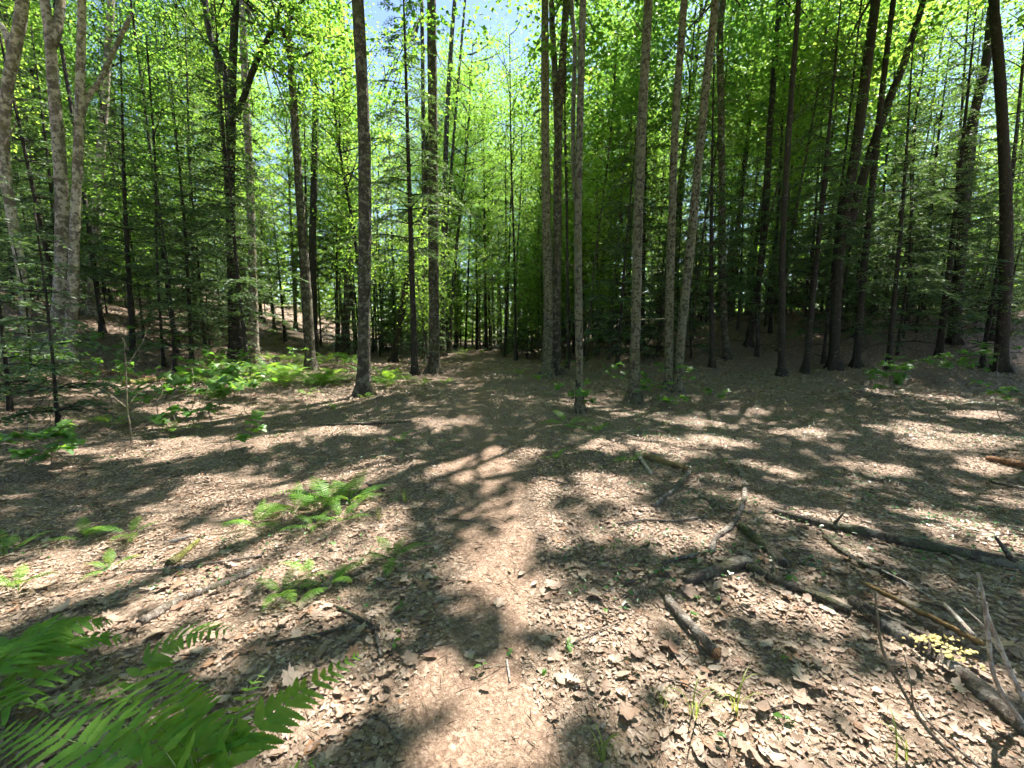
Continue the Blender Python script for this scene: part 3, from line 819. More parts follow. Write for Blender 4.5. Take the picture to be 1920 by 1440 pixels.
fill(52, wedge(.16, 1.22, 16, 38), HEM, 'hemlock_tree', WH, .75, 1.15, 1.5)

fill(26, wedge(-1.1, -.16, 14, 40), [HEM[2], HEM[4]], 'hemlock_tree', WS, .9, 1.4, 1.2)
fill(40, wedge(-.24, .24, 24, 50), [HEM[2], HEM[4]], 'hemlock_tree', WS, .9, 1.4, 1.2)
fill(60, wedge(.2, 1.15, 15, 34), [HEM[2], HEM[4]], 'hemlock_tree', WS, .9, 1.4, 1.2)

fill(14, wedge(-1.15, -.45, 15.5, 21), [HEM[2], HEM[4]], 'hemlock_tree', WS, .55, 1.0, 1.0)
fill(5, wedge(-1.1, -.3, 14, 22), HEM[:2], 'hemlock_tree', WH, .8, 1.1, 1.2)
fill(26, wedge(-1.15, -.2, 13, 34), POLE, 'maple_tree', WP, .85, 1.25, .9)
fill(16, wedge(-.2, .2, 20, 40), POLE, 'maple_tree', WP, .85, 1.25, .9)
fill(56, wedge(.12, 1.15, 15, 38), POLE, 'maple_tree', WP, .85, 1.25, .9)

for i, (x, y) in enumerate(((-4, -5), (3.5, -6), (-9, -2.5), (9, -4), (-1, -10), (-7, -11), (6, -12), (-13, -6), (13, -8), (-11.5, 3.0))):  # unseen maples added behind the camera to block sky light and bounce green
    put(TALL[i % 6], 'maple_tree', 'tall maple added behind the viewpoint, outside the picture, to block sky light', 'tree', x, y, .9, 'added maples behind the viewpoint')

# far woodland closing the view
fw = Buf(); nfw = 70000
ang = rng.uniform(-1.25, 1.25, nfw); rad = rng.uniform(66, 105, nfw)
fx, fy = np.sin(ang) * rad, np.cos(ang) * rad
top = 15 + 4 * np.sin(ang * 9) + 3 * np.sin(ang * 23 + 1) + 2 * np.sin(ang * 51)
fz = height(fx, fy) + rng.beta(1.1, 1.6, nfw) * (top + 4)
az = rng.uniform(0, 6.28, nfw)
rhombs(fw, np.stack([fx, fy, fz], -1), np.stack([np.cos(az), np.sin(az), rng.normal(-.2, .4, nfw)], -1), norm(np.stack([rng.normal(0, .6, nfw), rng.normal(0, .6, nfw), np.ones(nfw)], -1)), rng.uniform(.5, .95, nfw), rng.uniform(.4, .75, nfw))
obj('distant_woodland', fw.mesh('distant_woodland', 'maple_leaf'), kind='stuff', label='far woodland of green leaves behind the trees', category='woodland')

# ------------------------------------------------------------------ leaf litter
def in_wedge(n, y0, y1):
    y = np.sqrt(rng.uniform(y0 * y0, y1 * y1, n)); x = rng.uniform(-1, 1, n) * (1.34 * y + .5)
    return x, y

def on_trail(x, y): return np.abs(x - trail_x(y)) < .36 + .06 * np.sin(y * 2.1) + .04 * np.sin(y * 5.3)

HI = [leaf_template(h, cl, cw, 10 + i) for i, (h, cl, cw) in enumerate(((OAK, .3, .3), (OAK, -.25, .5), (BEECH, .3, .7), (BEECH, -.3, -.5), (MAPLE, .2, .2), (MAPLE, -.2, .3), (BEECH, .6, 1.3), (OAK, .15, -.4)))]
LOWH = [(0, .01), (.3, .24), (.7, .2), (1, 0)]
LO = [leaf_template(LOWH, cl, cw, 40 + i) for i, (cl, cw) in enumerate(((.5, .8), (-.4, .9), (.6, -.7), (-.3, 1.6)))]
litter = Buf()
def lay(tmpls, n, y0, y1, s0, s1, tilt, keep_trail, lift=.012):
    x, y = in_wedge(n, y0, y1)
    k = ~on_trail(x, y) | (rng.random(n) < keep_trail); x, y = x[k], y[k]; n = len(x)
    size = rng.uniform(s0, s1, n) * np.where(on_trail(x, y), .75, 1)
    pos = np.stack([x, y, height(x, y) + rng.uniform(.002, lift, n) + size * .015], -1)
    which = rng.integers(0, len(tmpls), n)
    for i, t in enumerate(tmpls): scatter(litter, t, pos[which == i], size[which == i], tilt)
lay(HI, 4200, .7, 3.4, .03, .075, .08, .45, .006)
lay(LO, 52000, .7, 4.4, .010, .036, .11, .7, .008)
lay(LO, 60000, 3.6, 10, .024, .06, .12, .45, .008)
x, y = in_wedge(46000, 9.0, 30); kp = ~on_trail(x, y); x, y = x[kp], y[kp]; n = len(x); az = rng.uniform(0, 6.28, n)
rhombs(litter, np.stack([x, y, height(x, y) + rng.uniform(.0, .04, n)], -1), np.stack([np.cos(az), np.sin(az), rng.normal(.1, .3, n)], -1),
       norm(np.stack([rng.normal(0, .4, n), rng.normal(0, .4, n), np.ones(n)], -1)), rng.uniform(.07, .13, n), rng.uniform(.045, .085, n))
obj('leaf_litter', litter.mesh('leaf_litter', 'dry_leaf'), kind='stuff', label='dry tan and brown leaf litter covering the forest floor', category='leaf litter')

tw = Buf(); x, y = in_wedge(16000, .7, 5.5); n = len(x); az = rng.uniform(0, 6.28, n)
rhombs(tw, np.stack([x, y, height(x, y) + rng.uniform(.012, .035, n)], -1), np.stack([np.cos(az), np.sin(az), rng.normal(.02, .15, n)], -1),
       norm(np.stack([rng.normal(0, .3, n), rng.normal(0, .3, n), np.ones(n)], -1)), rng.uniform(.02, .09, n), rng.uniform(.0015, .0035, n), .3)
obj('twig_litter', tw.mesh('twig_litter', 'stem'), kind='stuff', label='tiny twigs and needles strewn on the leaf litter', category='twigs')

gc = Buf(); x, y = in_wedge(70000, 2.2, 16)  # tiny green leaves added to give the litter the olive cast of canopy light
pn = sum(np.sin(k * .35 * (math.cos(a) * x + math.sin(a) * y) + ph) for a, k, ph in _kk) / len(_kk) ** .5
kp = (pn > .1) & ~on_trail(x, y) & ((x > .6) | (rng.random(len(x)) < .4)); x, y = x[kp], y[kp]; n = len(x); az = rng.uniform(0, 6.28, n)
rhombs(gc, np.stack([x, y, height(x, y) + rng.uniform(.012, .04, n)], -1), np.stack([np.cos(az), np.sin(az), rng.normal(.05, .25, n)], -1),
       norm(np.stack([rng.normal(0, .35, n), rng.normal(0, .35, n), np.ones(n)], -1)), rng.uniform(.018, .045, n), rng.uniform(.012, .028, n))
obj('olive_cast_cover', gc.mesh('olive_cast_cover', 'evergreen'), kind='stuff', label='sparse green ground cover added for the olive canopy light on dry leaves', category='ground cover')

HM = []
for i, (V, F) in enumerate(HI):
    me = mk_mesh('fallen_leaf', V, [F]); me.materials.append(M['dry_leaf']); HM.append((me, 'oak' if i in (0, 1, 7) else 'maple' if i in (4, 5) else 'beech'))
lx, ly = in_wedge(290, 1.15, 2.7)
for i in range(len(lx)):
    me, kd = HM[i % len(HM)]
    s = random.uniform(.05, .095) * (.75 if on_trail(lx[i], ly[i]) else 1)
    m = Matrix.Translation((lx[i], ly[i], float(height(lx[i], ly[i])) + .02)) @ Matrix.Rotation(random.uniform(0, 6.28), 4, 'Z') @ Matrix.Rotation(random.gauss(0, .2), 4, 'X') @ Matrix.Rotation(random.gauss(0, .2), 4, 'Y') @ Matrix.Scale(s, 4)
    side = 'left of' if lx[i] < float(trail_x(ly[i])) - .42 else 'right of' if lx[i] > float(trail_x(ly[i])) + .42 else 'on'
    obj('fallen_leaf', me, None, m, label='dry curled %s leaf lying %s the trail in the foreground' % (kd, side), category='leaf', group='fallen %s leaves %s the trail' % (kd, side))

# ------------------------------------------------------------------ ferns
def leaflet_mesh(seed, teeth=11, ratio=.145):
    r = np.random.default_rng(seed); up = []
    for i in range(teeth * 2 + 1):
        x = i / (teeth * 2)
        w = ratio * (min(1, (x + .03) * 7) ** .6) * (1 - x ** 2.3) ** .85
        up.append((x + (.012 if i % 2 else 0), w * (1.0 if i % 2 else .74)))
    n = len(up); V = [(0, 0)] ; mid = [(u[0], 0) for u in up]
    A = np.array([(x, y, 0) for x, y in up]); B = np.array([(x, -y, 0) for x, y in up]); Cc = np.array([(x, 0, 0) for x, _ in mid])
    V = np.vstack([A, Cc, B]); V[:, 2] = -.16 * V[:, 0] ** 2 + np.abs(V[:, 1]) * .35 + .01 * np.sin(V[:, 0] * 20 + seed)
    i = np.arange(n - 1)
    f4 = np.vstack([np.stack([n + i, n + i + 1, i + 1, i], -1), np.stack([2 * n + i, 2 * n + i + 1, n + i + 1, n + i], -1)])
    me = mk_mesh('leaflet', V, [f4]); me.materials.append(M['fern']); return me
LEAFLET = [leaflet_mesh(i) for i in range(3)]

def big_frond(root, pts, Lmax, pairs):
    Lmax *= 1.16; pairs = int(pairs * 1.08)
    b = np.array(root.location); q, t = catmull(np.array(pts) - b, .015)
    ln = np.concatenate([[0], np.cumsum(np.linalg.norm(np.diff(q, axis=0), axis=1))]); f = ln / ln[-1]
    bf = Buf(); tube(bf, q[::2], np.interp(f[::2], [0, 1], [.0032, .0008]), 5, 0)
    stalk = obj('frond', bf.mesh('frond', 'green_stem', True), root)
    T = norm(np.gradient(q, axis=0))
    for i in range(pairs):
        u = .24 + .75 * (i / (pairs - 1)) ** .92
        k = int(np.argmin(np.abs(f - u))); d = T[k]
        up = np.array([0, -.12, 1.0]); up = up - d * np.dot(up, d); up = up / np.linalg.norm(up)
        side = np.cross(d, up)
        v = (u - .24) / .76
        prof = min(1, .55 + 1.9 * v) * (1 - v ** 1.6) ** .8
        L_ = max(.008, Lmax * prof)
        for s in (-1, 1):
            e = norm(side * s * math.cos(R(18)) + d * math.sin(R(18) + .5 * v) + up * random.gauss(-.05, .08))
            y_ = norm(np.cross(up, e)); z_ = np.cross(e, y_)
            m = Matrix(((e[0] * L_, y_[0] * L_ * 1.15, z_[0] * L_, q[k][0]), (e[1] * L_, y_[1] * L_ * 1.15, z_[1] * L_, q[k][1]), (e[2] * L_, y_[2] * L_ * 1.15, z_[2] * L_, q[k][2]), (0, 0, 0, 1)))
            obj('leaflet', random.choice(LEAFLET), stalk, m)

def near_fern(label, bx, by, fronds):
    b = G(bx, by); root = thing('fern', label, 'fern', tuple(b))
    for pts, Lm, pairs in fronds:
        big_frond(root, [b] + [P(*p) for p in pts], Lm, pairs)
near_fern('large green fern with arching serrated fronds in the bottom left corner', 340, 1570,
          [([(372, 1450, 1.13), (357, 1370, 1.2), (336, 1300, 1.32), (300, 1248, 1.45)], .115, 24),
           ([(400, 1450, 1.10), (470, 1375, 1.2), (545, 1312, 1.3), (625, 1258, 1.42), (690, 1216, 1.52)], .125, 22),
           ([(280, 1450, 1.0), (200, 1412, 1.02), (110, 1384, 1.05), (0, 1372, 1.1), (-70, 1380, 1.13)], .115, 24),
           ([(330, 1440, 1.05), (250, 1370, 1.16), (160, 1325, 1.25), (60, 1312, 1.33)], .10, 17),
           ([(420, 1440, 1.1), (440, 1360, 1.25), (468, 1290, 1.4), (505, 1250, 1.5)], .105, 16),
           ([(360, 1430, 1.1), (270, 1340, 1.25), (215, 1285, 1.4), (180, 1262, 1.5)], .10, 15),
           ([(520, 1470, 1.03), (570, 1435, 1.06), (622, 1428, 1.1)], .085, 10)])
near_fern('bright sunlit fern frond curling right behind the large corner fern', 250, 1400,
          [([(250, 1300, 1.52), (278, 1243, 1.6), (345, 1192, 1.66), (448, 1178, 1.64)], .105, 15)])
near_fern('dark shaded fern at the left edge above the corner fern', -70, 1340,
          [([(-30, 1320, 1.36), (60, 1285, 1.43), (140, 1252, 1.52), (208, 1240, 1.6)], .135, 20), ([(-50, 1250, 1.6), (50, 1196, 1.75), (140, 1168, 1.86), (222, 1165, 1.96)], .16, 22),
           ([(20, 1270, 1.6), (100, 1215, 1.72), (180, 1195, 1.84), (250, 1200, 1.92)], .14, 20), ([(-60, 1290, 1.45), (20, 1235, 1.55), (80, 1190, 1.7), (120, 1150, 1.85)], .14, 20), ([(-10, 1330, 1.3), (70, 1320, 1.35), (150, 1300, 1.42), (230, 1290, 1.5)], .11, 18)])

def frond_mesh(seed, arch):
    global rng
    keep, rng = rng, np.random.default_rng(seed)
    b = Buf(); el = np.linspace(R(arch), R(-18), 26)
    step = 1 / 25
    q = np.concatenate([[[0, 0, 0]], np.cumsum(np.stack([np.cos(el), .05 * np.sin(np.linspace(0, 3, 26) + seed), np.sin(el)], -1) * step, axis=0)])
    T = norm(np.gradient(q, axis=0)); tube(b, q, np.linspace(.007, .002, len(q)), 4, 0, cap=False)
    n = 19
    for i in range(n):
        u = .22 + .77 * i / (n - 1); k = u * (len(q) - 1); k0 = int(k); k1 = min(len(q) - 1, k0 + 1); p = q[k0] + (q[k1] - q[k0]) * (k - k0)
        d = T[k0]; side = norm(np.cross(d, [0, 0, 1])); up = np.cross(side, d); v = (u - .22) / .78
        L_ = .19 * min(1, .5 + 2 * v) * (1 - v ** 1.5) ** .8 + .01
        for s in (-1, 1):
            e = norm(side * s + d * .35 + up * rng.normal(-.08, .08))
            yv = norm(np.cross(up, e)); xs_ = np.array([0, .12, .3, .5, .7, .88, 1.0]); ws = np.array([.05, .115, .085, .11, .065, .06, 0]) * .8
            A = p + e * (xs_ * L_)[:, None] + yv * (ws * L_)[:, None] - up * (.15 * xs_ ** 2 * L_)[:, None]
            B = p + e * (xs_ * L_)[:, None] - yv * (ws * L_)[:, None] - up * (.15 * xs_ ** 2 * L_)[:, None]
            j = np.arange(6); b.add(np.vstack([A, B]), None, np.stack([7 + j, 8 + j, j + 1, j], -1))
    rng = keep
    return b.mesh('frond', 'fern')
FROND = [frond_mesh(60 + i, a) for i, a in enumerate((62, 52, 70, 44))]

def fern(label, x, y, size, n, group=None, lean=None):
    root = thing('fern', label, 'fern', tuple(on_ground(x, y, -.01)), random.uniform(0, 6.28), group)
    for i in range(n):
        s = size * random.uniform(.75, 1.15)
        m = Matrix.Rotation(i * 6.283 / n + random.gauss(0, .35), 4, 'Z') @ Matrix.Rotation(random.gauss(0, .12), 4, 'Y') @ Matrix.Scale(s, 4)
        obj('frond', random.choice(FROND), root, m)

for px, py, size, n, lb in ((552, 962, .40, 6, 'sunlit yellow-green fern, left plant of the bright clump left of the trail'), (612, 950, .46, 7, 'tallest sunlit fern in the bright clump left of the trail'),
                            (655, 945, .40, 6, 'sunlit fern on the trail side of the bright clump'), (640, 978, .28, 4, 'low fern at the foot of the bright clump'),
                            (478, 990, .34, 4, 'single sunlit fern left of the bright clump'), (590, 990, .26, 4, 'small pale fern in front of the bright clump'),
                            (160, 1012, .32, 4, 'bright fern at the edge of the shade on the left'), (245, 1005, .28, 4, 'small fern right of the bright one at the shade edge on the left'),
                            (12, 1042, .32, 4, 'fern cut off by the left edge of the picture, mid height'), (35, 1105, .28, 3, 'low fern below the cut-off one on the left'),
                            (622, 1100, .27, 5, 'small fern in half shade below the bright clump'), (735, 1050, .28, 5, 'small dark fern beside the trail below the bright clump'),
                            (530, 1118, .26, 4, 'small fern left of the half-shaded one, among leaves'), (580, 1080, .2, 3, 'tiny fern above the half-shaded ferns'),
                            (205, 1070, .2, 3, 'tiny bright fern alone on the sunlit leaves at left'),
                            (1062, 800, .42, 6, 'bright fern in front of the slim lichen-spotted trunk'), (1120, 812, .30, 4, 'small fern right of the bright one by the slim trunk'),
                            (1010, 714, .50, 6, 'fern at the foot of the close pair of trunks'), (975, 703, .48, 5, 'fern by the trail left of the close pair of trunks'),
                            (795, 724, .50, 6, 'fern in front of the dark trailside maple'), (836, 722, .42, 5, 'fern between the dark trailside maple and the trail'),
                            (765, 716, .45, 5, 'fern left of the dark trailside maple'), (1182, 866, .26, 4, 'dark little fern above the short sunlit log'), (1040, 862, .24, 3, 'tiny fern at the right edge of the trail'),
                            (752, 830, .30, 4, 'dark fern in the shade left of the trail'), (686, 748, .35, 4, 'fern at the foot of the largest maple'),
                            (322, 812, .42, 5, 'bright fern among the seedlings on the left'), (205, 800, .42, 5, 'bright fern before the low hemlock on the left'), (575, 742, .34, 4, 'bright fern in front of the fern bed'),
                            (625, 768, .3, 4, 'small shaded fern left of the largest maple')):
    g = G(px, py); fern(lb, g[0], g[1], size * 1.08, n + 1)
for i in range(48):
    px, py = random.choice((random.uniform(490, 735), random.uniform(490, 660), random.uniform(380, 560))), random.uniform(668, 728)
    g = G(px, py)
    fern('bright green fern in the bed of ferns left of the largest maple', g[0], g[1], random.uniform(.6, .95), 8, 'ferns in the fern bed')
for i in range(10):
    px, py = random.uniform(840, 960), random.uniform(648, 668)
    g = G(px, py)
    fern('small green fern at the far end of the trail', g[0], g[1], random.uniform(.5, .8), 6, 'ferns at the far end of the trail')

# ------------------------------------------------------------------ saplings and seedlings with broad leaves
SLEAF = []
for i, (h, cl, cw) in enumerate(((MAPLE, -.25, -.25), (MAPLE, -.35, .2), (BEECH, -.3, .4))):
    V, F = leaf_template(h, cl, cw, 80 + i, .01); V[:, 0] += .5
    me = mk_mesh('leaf', V, [F]); me.materials.append(M['sapling_leaf']); SLEAF.append(me)

def sapling(label, px, py, h, n, leaf, kinds=(0, 1), group=None, name='maple_sapling', spread=.35, cat='sapling'):
    b = G(px, py); root = thing(name, label, cat, tuple(b), 0, group)
    bx, by = random.gauss(0, .08), random.gauss(0, .08)
    st = Buf(); q, t = catmull(np.array([[0, 0, -.05], [bx, by, h * .5], [bx * .5, by * 1.5, h]]), .06)
    tube(st, q, np.interp(t, [0, 1], [.004 + .005 * h, .0018]), 5, .05); tips = []
    nb = max(1, int(n / 4))
    for i in range(nb):
        k = int(len(q) * random.uniform(.55, .98)) if i else len(q) - 1
        az = random.uniform(0, 6.28); e = q[k] + np.array([math.cos(az), math.sin(az), .35]) * spread * random.uniform(.4, 1)
        tube(st, np.array([q[k], (q[k] + e) / 2 + [0, 0, .02], e]), [.003, .0025, .0015], 4, 0); tips.append((q[k], e, az))
    obj('stem', st.mesh('stem', 'stem', True), root)
    for i in range(n):
        a, e, az = tips[i % nb]; u = random.uniform(.45, 1)
        p = a + (e - a) * u; yaw = az + random.choice((-1, 1)) * random.uniform(.2, 1.3)
        s = leaf * random.uniform(.7, 1.2)
        m = Matrix.Translation(tuple(p)) @ Matrix.Rotation(yaw, 4, 'Z') @ Matrix.Rotation(random.gauss(.22, .18), 4, 'Y') @ Matrix.Rotation(random.gauss(0, .2), 4, 'X') @ Matrix.Scale(s, 4)
        obj('leaf', SLEAF[random.choice(kinds)], root, m)

for a in (('maple seedling with broad lit leaves in front of the slim spotted trunk', 1100, 775, .42, 12, .15), ('low pale-leaved maple seedling at the base of the twin trunks', 1262, 768, .22, 9, .16),
          ('maple seedling left of the twin trunks beside the lone pale trunk', 1222, 758, .40, 7, .15), ('broad-leaved shrub with large green leaves, tallest of the left thicket', 400, 800, .75, 26, .17),
          ('leafy shrub at the left end of the thicket left of the trail', 330, 790, .6, 20, .15), ('leafy shrub at the right end of the thicket left of the trail', 462, 775, .6, 20, .14),
          ('leafy shrub behind the thicket beside the fern bed', 430, 745, .75, 20, .14), ('low seedling in front of the left thicket', 440, 848, .32, 7, .12),
          ('seedling with pale leaves in front of the thicket, beside a fern', 385, 812, .3, 8, .14), ('seedling with round leaves right of the bare sapling', 290, 815, .25, 6, .12),
          ('dark-leaved seedling at the left edge in the shade', 45, 880, .35, 10, .13), ('dark-leaved seedling second from the left edge', 95, 872, .32, 9, .12), ('low seedling at the end of the shade strip on the left', 135, 868, .2, 7, .11),
          ('spreading sapling with layered leaves on the right before the bank', 1690, 752, .6, 22, .15), ('low sapling left of the spreading one on the right', 1640, 742, .45, 14, .14),
          ('sapling with pale top leaves near the right edge', 1790, 722, .75, 20, .15), ('sapling at the right edge under the massive trunk', 1868, 712, .85, 18, .14),
          ('seedling behind the spreading sapling on the right', 1735, 715, .6, 16, .14), ('slim sapling between the hemlock and the forked maple', 345, 690, .9, 18, .15),
          ('sapling with dark leaves left of the beech pair', 70, 730, .7, 16, .13), ('sapling by the beech pair near the log', 205, 690, .8, 16, .13),
          ('small seedling right of the lone pale trunk', 1330, 760, .3, 7, .12), ('low seedling between trail and close pair of trunks', 1050, 745, .3, 8, .12), ('seedling near the orange log at the right edge', 1880, 790, .5, 10, .13)):
    big = a[3] > .5
    sapling(a[0], a[1], a[2], a[3] * (1.15 if big else 1.05), int(a[4] * 1.9), a[5] * 1.25, spread=.6 if big else .38)
for i in range(36):
    px, py = random.choice(((random.uniform(250, 500), random.uniform(700, 800)), (random.uniform(40, 240), random.uniform(700, 760)), (random.uniform(1600, 1900), random.uniform(690, 740)), (random.uniform(1010, 1320), random.uniform(708, 770)), (random.uniform(330, 640), random.uniform(680, 740))))
    side = 'left' if px < 900 else 'right' if px > 1500 else 'floor among the pale trunks'
    sapling('low leafy shrub in the undergrowth on the ' + side, px, py, random.uniform(.4, .8), 22, .15, (0, 1, 2), 'low shrubs on the ' + side, 'shrub', .5, 'shrub')
# bare sapling
b = G(246, 832); Yb = b[1]; root = thing('bare_sapling', 'leafless grey sapling with spreading twigs left of the thicket', 'sapling', tuple(b))
st = Buf(); q, t = catmull(np.vstack([[0, 0, -.05], np.array([P(*p, Yb) for p in ((244, 800), (239, 770), (237, 720), (234, 660), (232, 610))]) - b]), .05); tube(st, q, np.interp(t, [0, 1], [.011, .004]), 7, .08)
obj('stem', st.mesh('stem', 'stem', True), root)
for tp in (((240, 775), (290, 758), (345, 738), (375, 725), (412, 690)), ((239, 765), (205, 738), (170, 712), (130, 690)), ((241, 760), (262, 735), (300, 715), (322, 690)), ((236, 690), (252, 665), (268, 640), (275, 615)), ((244, 805), (270, 800), (310, 795)),
           ((235, 650), (225, 620), (222, 585)), ((290, 758), (305, 735), (300, 712)), ((345, 738), (362, 715), (360, 690)), ((246, 815), (258, 800), (266, 812), (268, 825))):
    tb = Buf(); q, t = catmull(np.array([P(x, y, Yb + .12 * i) for i, (x, y) in enumerate(tp)]) - b, .05); tube(tb, q, np.interp(t, [0, 1], [.005, .002]), 5, .05)
    obj('twig', tb.mesh('twig', 'stem', True), root)

# ------------------------------------------------------------------ logs, branches and sticks on the floor
def stick(label, pix, w0, w1, mat, name='fallen_branch', cat='branch', lift=.35, seg=9, rough=.16, flat=1.0, end=None, knots=0, shift=0.0):
    g = np.array([G(*p) for p in pix]); Yd = g[:, 1]
    r = np.interp(np.linspace(0, 1, len(g)), [0, 1], [w0, w1]) * .82 / 2 * Yd / FPX
    g[:, 2] += r * lift + .012 + shift
    b = g[0].copy(); q, t = catmull(g - b, .05 if Yd.min() < 5 else .12)
    q = q + rng.normal(0, .05, q.shape) * np.interp(t, [0, 1], [r[0], r[-1]])[:, None]
    root = thing(name, label, cat, tuple(b)); bf = Buf(); rr = np.interp(t, np.linspace(0, 1, len(r)), r)
    tube(bf, q, rr, seg, rough, flat=flat)
    obj('wood', bf.mesh('wood', mat, True), root)
    for i in range(knots):
        k = random.randrange(1, len(q) - 1); kb = Buf(); d = norm(rng.normal(0, 1, 3) + [0, 0, .6]); e = q[k] + d * rr[k] * random.uniform(3, 7)
        tube(kb, np.array([q[k], (q[k] + e) / 2 + rng.normal(0, rr[k] * .3, 3), e]), [rr[k] * .45, rr[k] * .33, rr[k] * .18], 6, .08)
        obj('side_stub', kb.mesh('side_stub', mat, True), root)
    if end is not None:
        eb = Buf(); d = norm(q[-1] - q[-3]); tube(eb, np.array([q[-1] - d * .002, q[-1] + d * rr[-1] * .5, q[-1] + d * rr[-1] * 1.0]), [rr[-1] * .96, rr[-1] * .8, rr[-1] * .35], 9, .3)
        obj('broken_end', eb.mesh('broken_end', end, True), root, label='orange-brown rotten broken end')
    return root

stick('long dark log slanting to the right edge of the picture', [(1450, 962), (1520, 982), (1620, 1004), (1750, 1034), (1850, 1055), (1960, 1080)], 15, 34, 'old_log', 'log', 'log', seg=12, knots=3)
stick('short grey log with an orange broken end right of the trail', [(1250, 1128), (1280, 1165), (1312, 1200), (1338, 1232)], 22, 30, 'dead_wood', 'log', 'log', seg=12, end='orange_wood')
stick('short thick grey log end lying above the one with the orange end', [(1285, 1098), (1330, 1080), (1402, 1058)], 22, 30, 'old_log', 'log', 'log', seg=12)
stick('dark mossy log piece in the shade under the curved branch', [(1388, 992), (1425, 1022), (1475, 1066)], 20, 24, 'old_log', 'log', 'log', seg=12)
stick('dark log with a pale worn patch, lying towards the split plank', [(1400, 1068), (1460, 1095), (1530, 1122), (1592, 1152)], 18, 22, 'old_log', 'log', 'log', seg=12, knots=1)
stick('thin dark log in the shade below the long log', [(1545, 1010), (1590, 1045), (1640, 1072), (1700, 1090)], 12, 16, 'old_log', 'log', 'log')
stick('curved pale branch snaking down beside the log pile', [(1368, 868), (1388, 890), (1396, 920), (1390, 955), (1370, 990), (1343, 1012), (1333, 1038)], 9, 15, 'dead_wood', seg=9, knots=2)
stick('long thin twig curving from the pale branch towards the trail', [(1335, 1035), (1300, 1045), (1255, 1055), (1235, 1072), (1200, 1090), (1165, 1098)], 8, 5, 'dead_wood')
stick('straight grey branch leaning over the leaves above the curved branch', [(1294, 886), (1262, 922), (1224, 952)], 10, 12, 'dead_wood')
stick('short sunlit yellowish log lying above the grey branch', [(1208, 858), (1240, 868), (1286, 882)], 15, 15, 'split_wood', 'log', 'log')
stick('stubby forked stick touching the short sunlit log', [(1194, 852), (1206, 870), (1220, 890)], 8, 9, 'pale_stick')
stick('thin forked twig left of the curved branch', [(1160, 985), (1210, 978), (1265, 980), (1320, 972)], 4, 6, 'dead_wood')
stick('broken dark twig beside the curved branch', [(1310, 930), (1335, 945), (1358, 958)], 7, 8, 'dead_wood')
stick('short upright-looking stub by the mossy log piece', [(1428, 1008), (1418, 1032)], 7, 6, 'dead_wood')
def plank(label, p0, p1, w, th, mat, z0):
    a, c = G(*p0), G(*p1); a[2] += z0; c[2] += z0 * .8
    root = thing('plank', label, 'plank', tuple(a)); d = norm(c - a); s_ = norm(np.cross(d, [0, 0, 1])); n_ = np.cross(s_, d); s_, n_ = norm(s_ + n_ * .75), norm(n_ - s_ * .75)
    n = 15; Lw = np.linalg.norm(c - a); V = []
    for i in range(n):
        u = i / (n - 1); ww = w * (.45 + .55 * min(1, u * 4)) * (1 + random.gauss(0, .06)) * (.6 if i == n - 1 else 1); t_ = th * (1 + random.gauss(0, .12))
        m = d * u * Lw + n_ * random.gauss(0, .002)
        e0, e1 = random.gauss(0, .004), random.gauss(0, .004)
        V += [m - s_ * (ww + e0), m + s_ * (ww + e1), m + s_ * (ww + e1) + n_ * t_, m - s_ * (ww + e0) + n_ * t_]
    k = np.arange(n * 4).reshape(n, 4); nx4 = np.roll(k, -1, axis=1)
    f = np.vstack([np.stack([k[:-1], nx4[:-1], nx4[1:], k[1:]], -1).reshape(-1, 4), [[3, 2, 1, 0]], [[n * 4 - 4, n * 4 - 3, n * 4 - 2, n * 4 - 1]]])
    bf = Buf(); bf.add(np.array(V), None, f); obj('board', bf.mesh('board', mat), root)
plank('split tan plank of wood leaning on the rotten log at the right', (1612, 1116), (1840, 1232), .034, .016, 'split_wood', .07)
plank('dark split slab half hidden under the tan plank', (1618, 1150), (1790, 1240), .03, .014, 'dead_wood', .045)
rl = stick('big rotten log with yellow lichen at the lower right', [(1600, 1132), (1680, 1185), (1780, 1250), (1880, 1330), (1960, 1400)], 44, 56, 'dead_wood', 'log', 'log', lift=-.3, seg=16, rough=.2)
for cx, cy, n in ((1745, 1222, 90), (1795, 1250, 50)):
    fb = Buf(); c = G(cx, cy)
    for i in range(n):
        o = np.array([random.gauss(0, .055), random.gauss(0, .028), .0]); d = random.choice((.003, .005, .008, .012)); a = np.linspace(0, 6.28, 7)[:-1]
        ctr = c + o + [0, 0, .062 - .4 * abs(o[1]) + random.uniform(0, .012)]
        V = np.vstack([ctr + [0, 0, .005], ctr + np.stack([np.cos(a) * d, np.sin(a) * d * .8, rng.normal(0, .003, 6)], -1)])
        fb.add(V - np.array(rl.location), [[0, j + 1, (j + 1) % 6 + 1] for j in range(6)])
    obj('lichen', fb.mesh('lichen', 'yellow_fungus'), rl, kind='stuff', label='yellow lichen patch')
stick('pale peeled stick lying across the rotten log', [(1765, 1172), (1790, 1200), (1816, 1232)], 8, 11, 'pale_stick', shift=.1)
stick('thin twig behind the split plank', [(1652, 1085), (1700, 1110), (1740, 1135)], 4, 4, 'pale_stick', shift=.04)
stick('thin crooked stick at the bottom right running to the lower edge', [(1715, 1335), (1750, 1380), (1800, 1425), (1850, 1470)], 6, 9, 'dead_wood', shift=.02)
stick('red-brown rotten log at the right edge', [(1850, 862), (1890, 870), (1960, 885)], 12, 20, 'orange_wood', 'log', 'log')
stick('pale branch on the leaves near the right edge', [(1855, 905), (1900, 915), (1960, 925)], 7, 9, 'dead_wood')
stick('thin straight stick across the sunlit leaves at left', [(240, 1076), (330, 1068), (420, 1056), (492, 1045)], 4, 6, 'dead_wood')
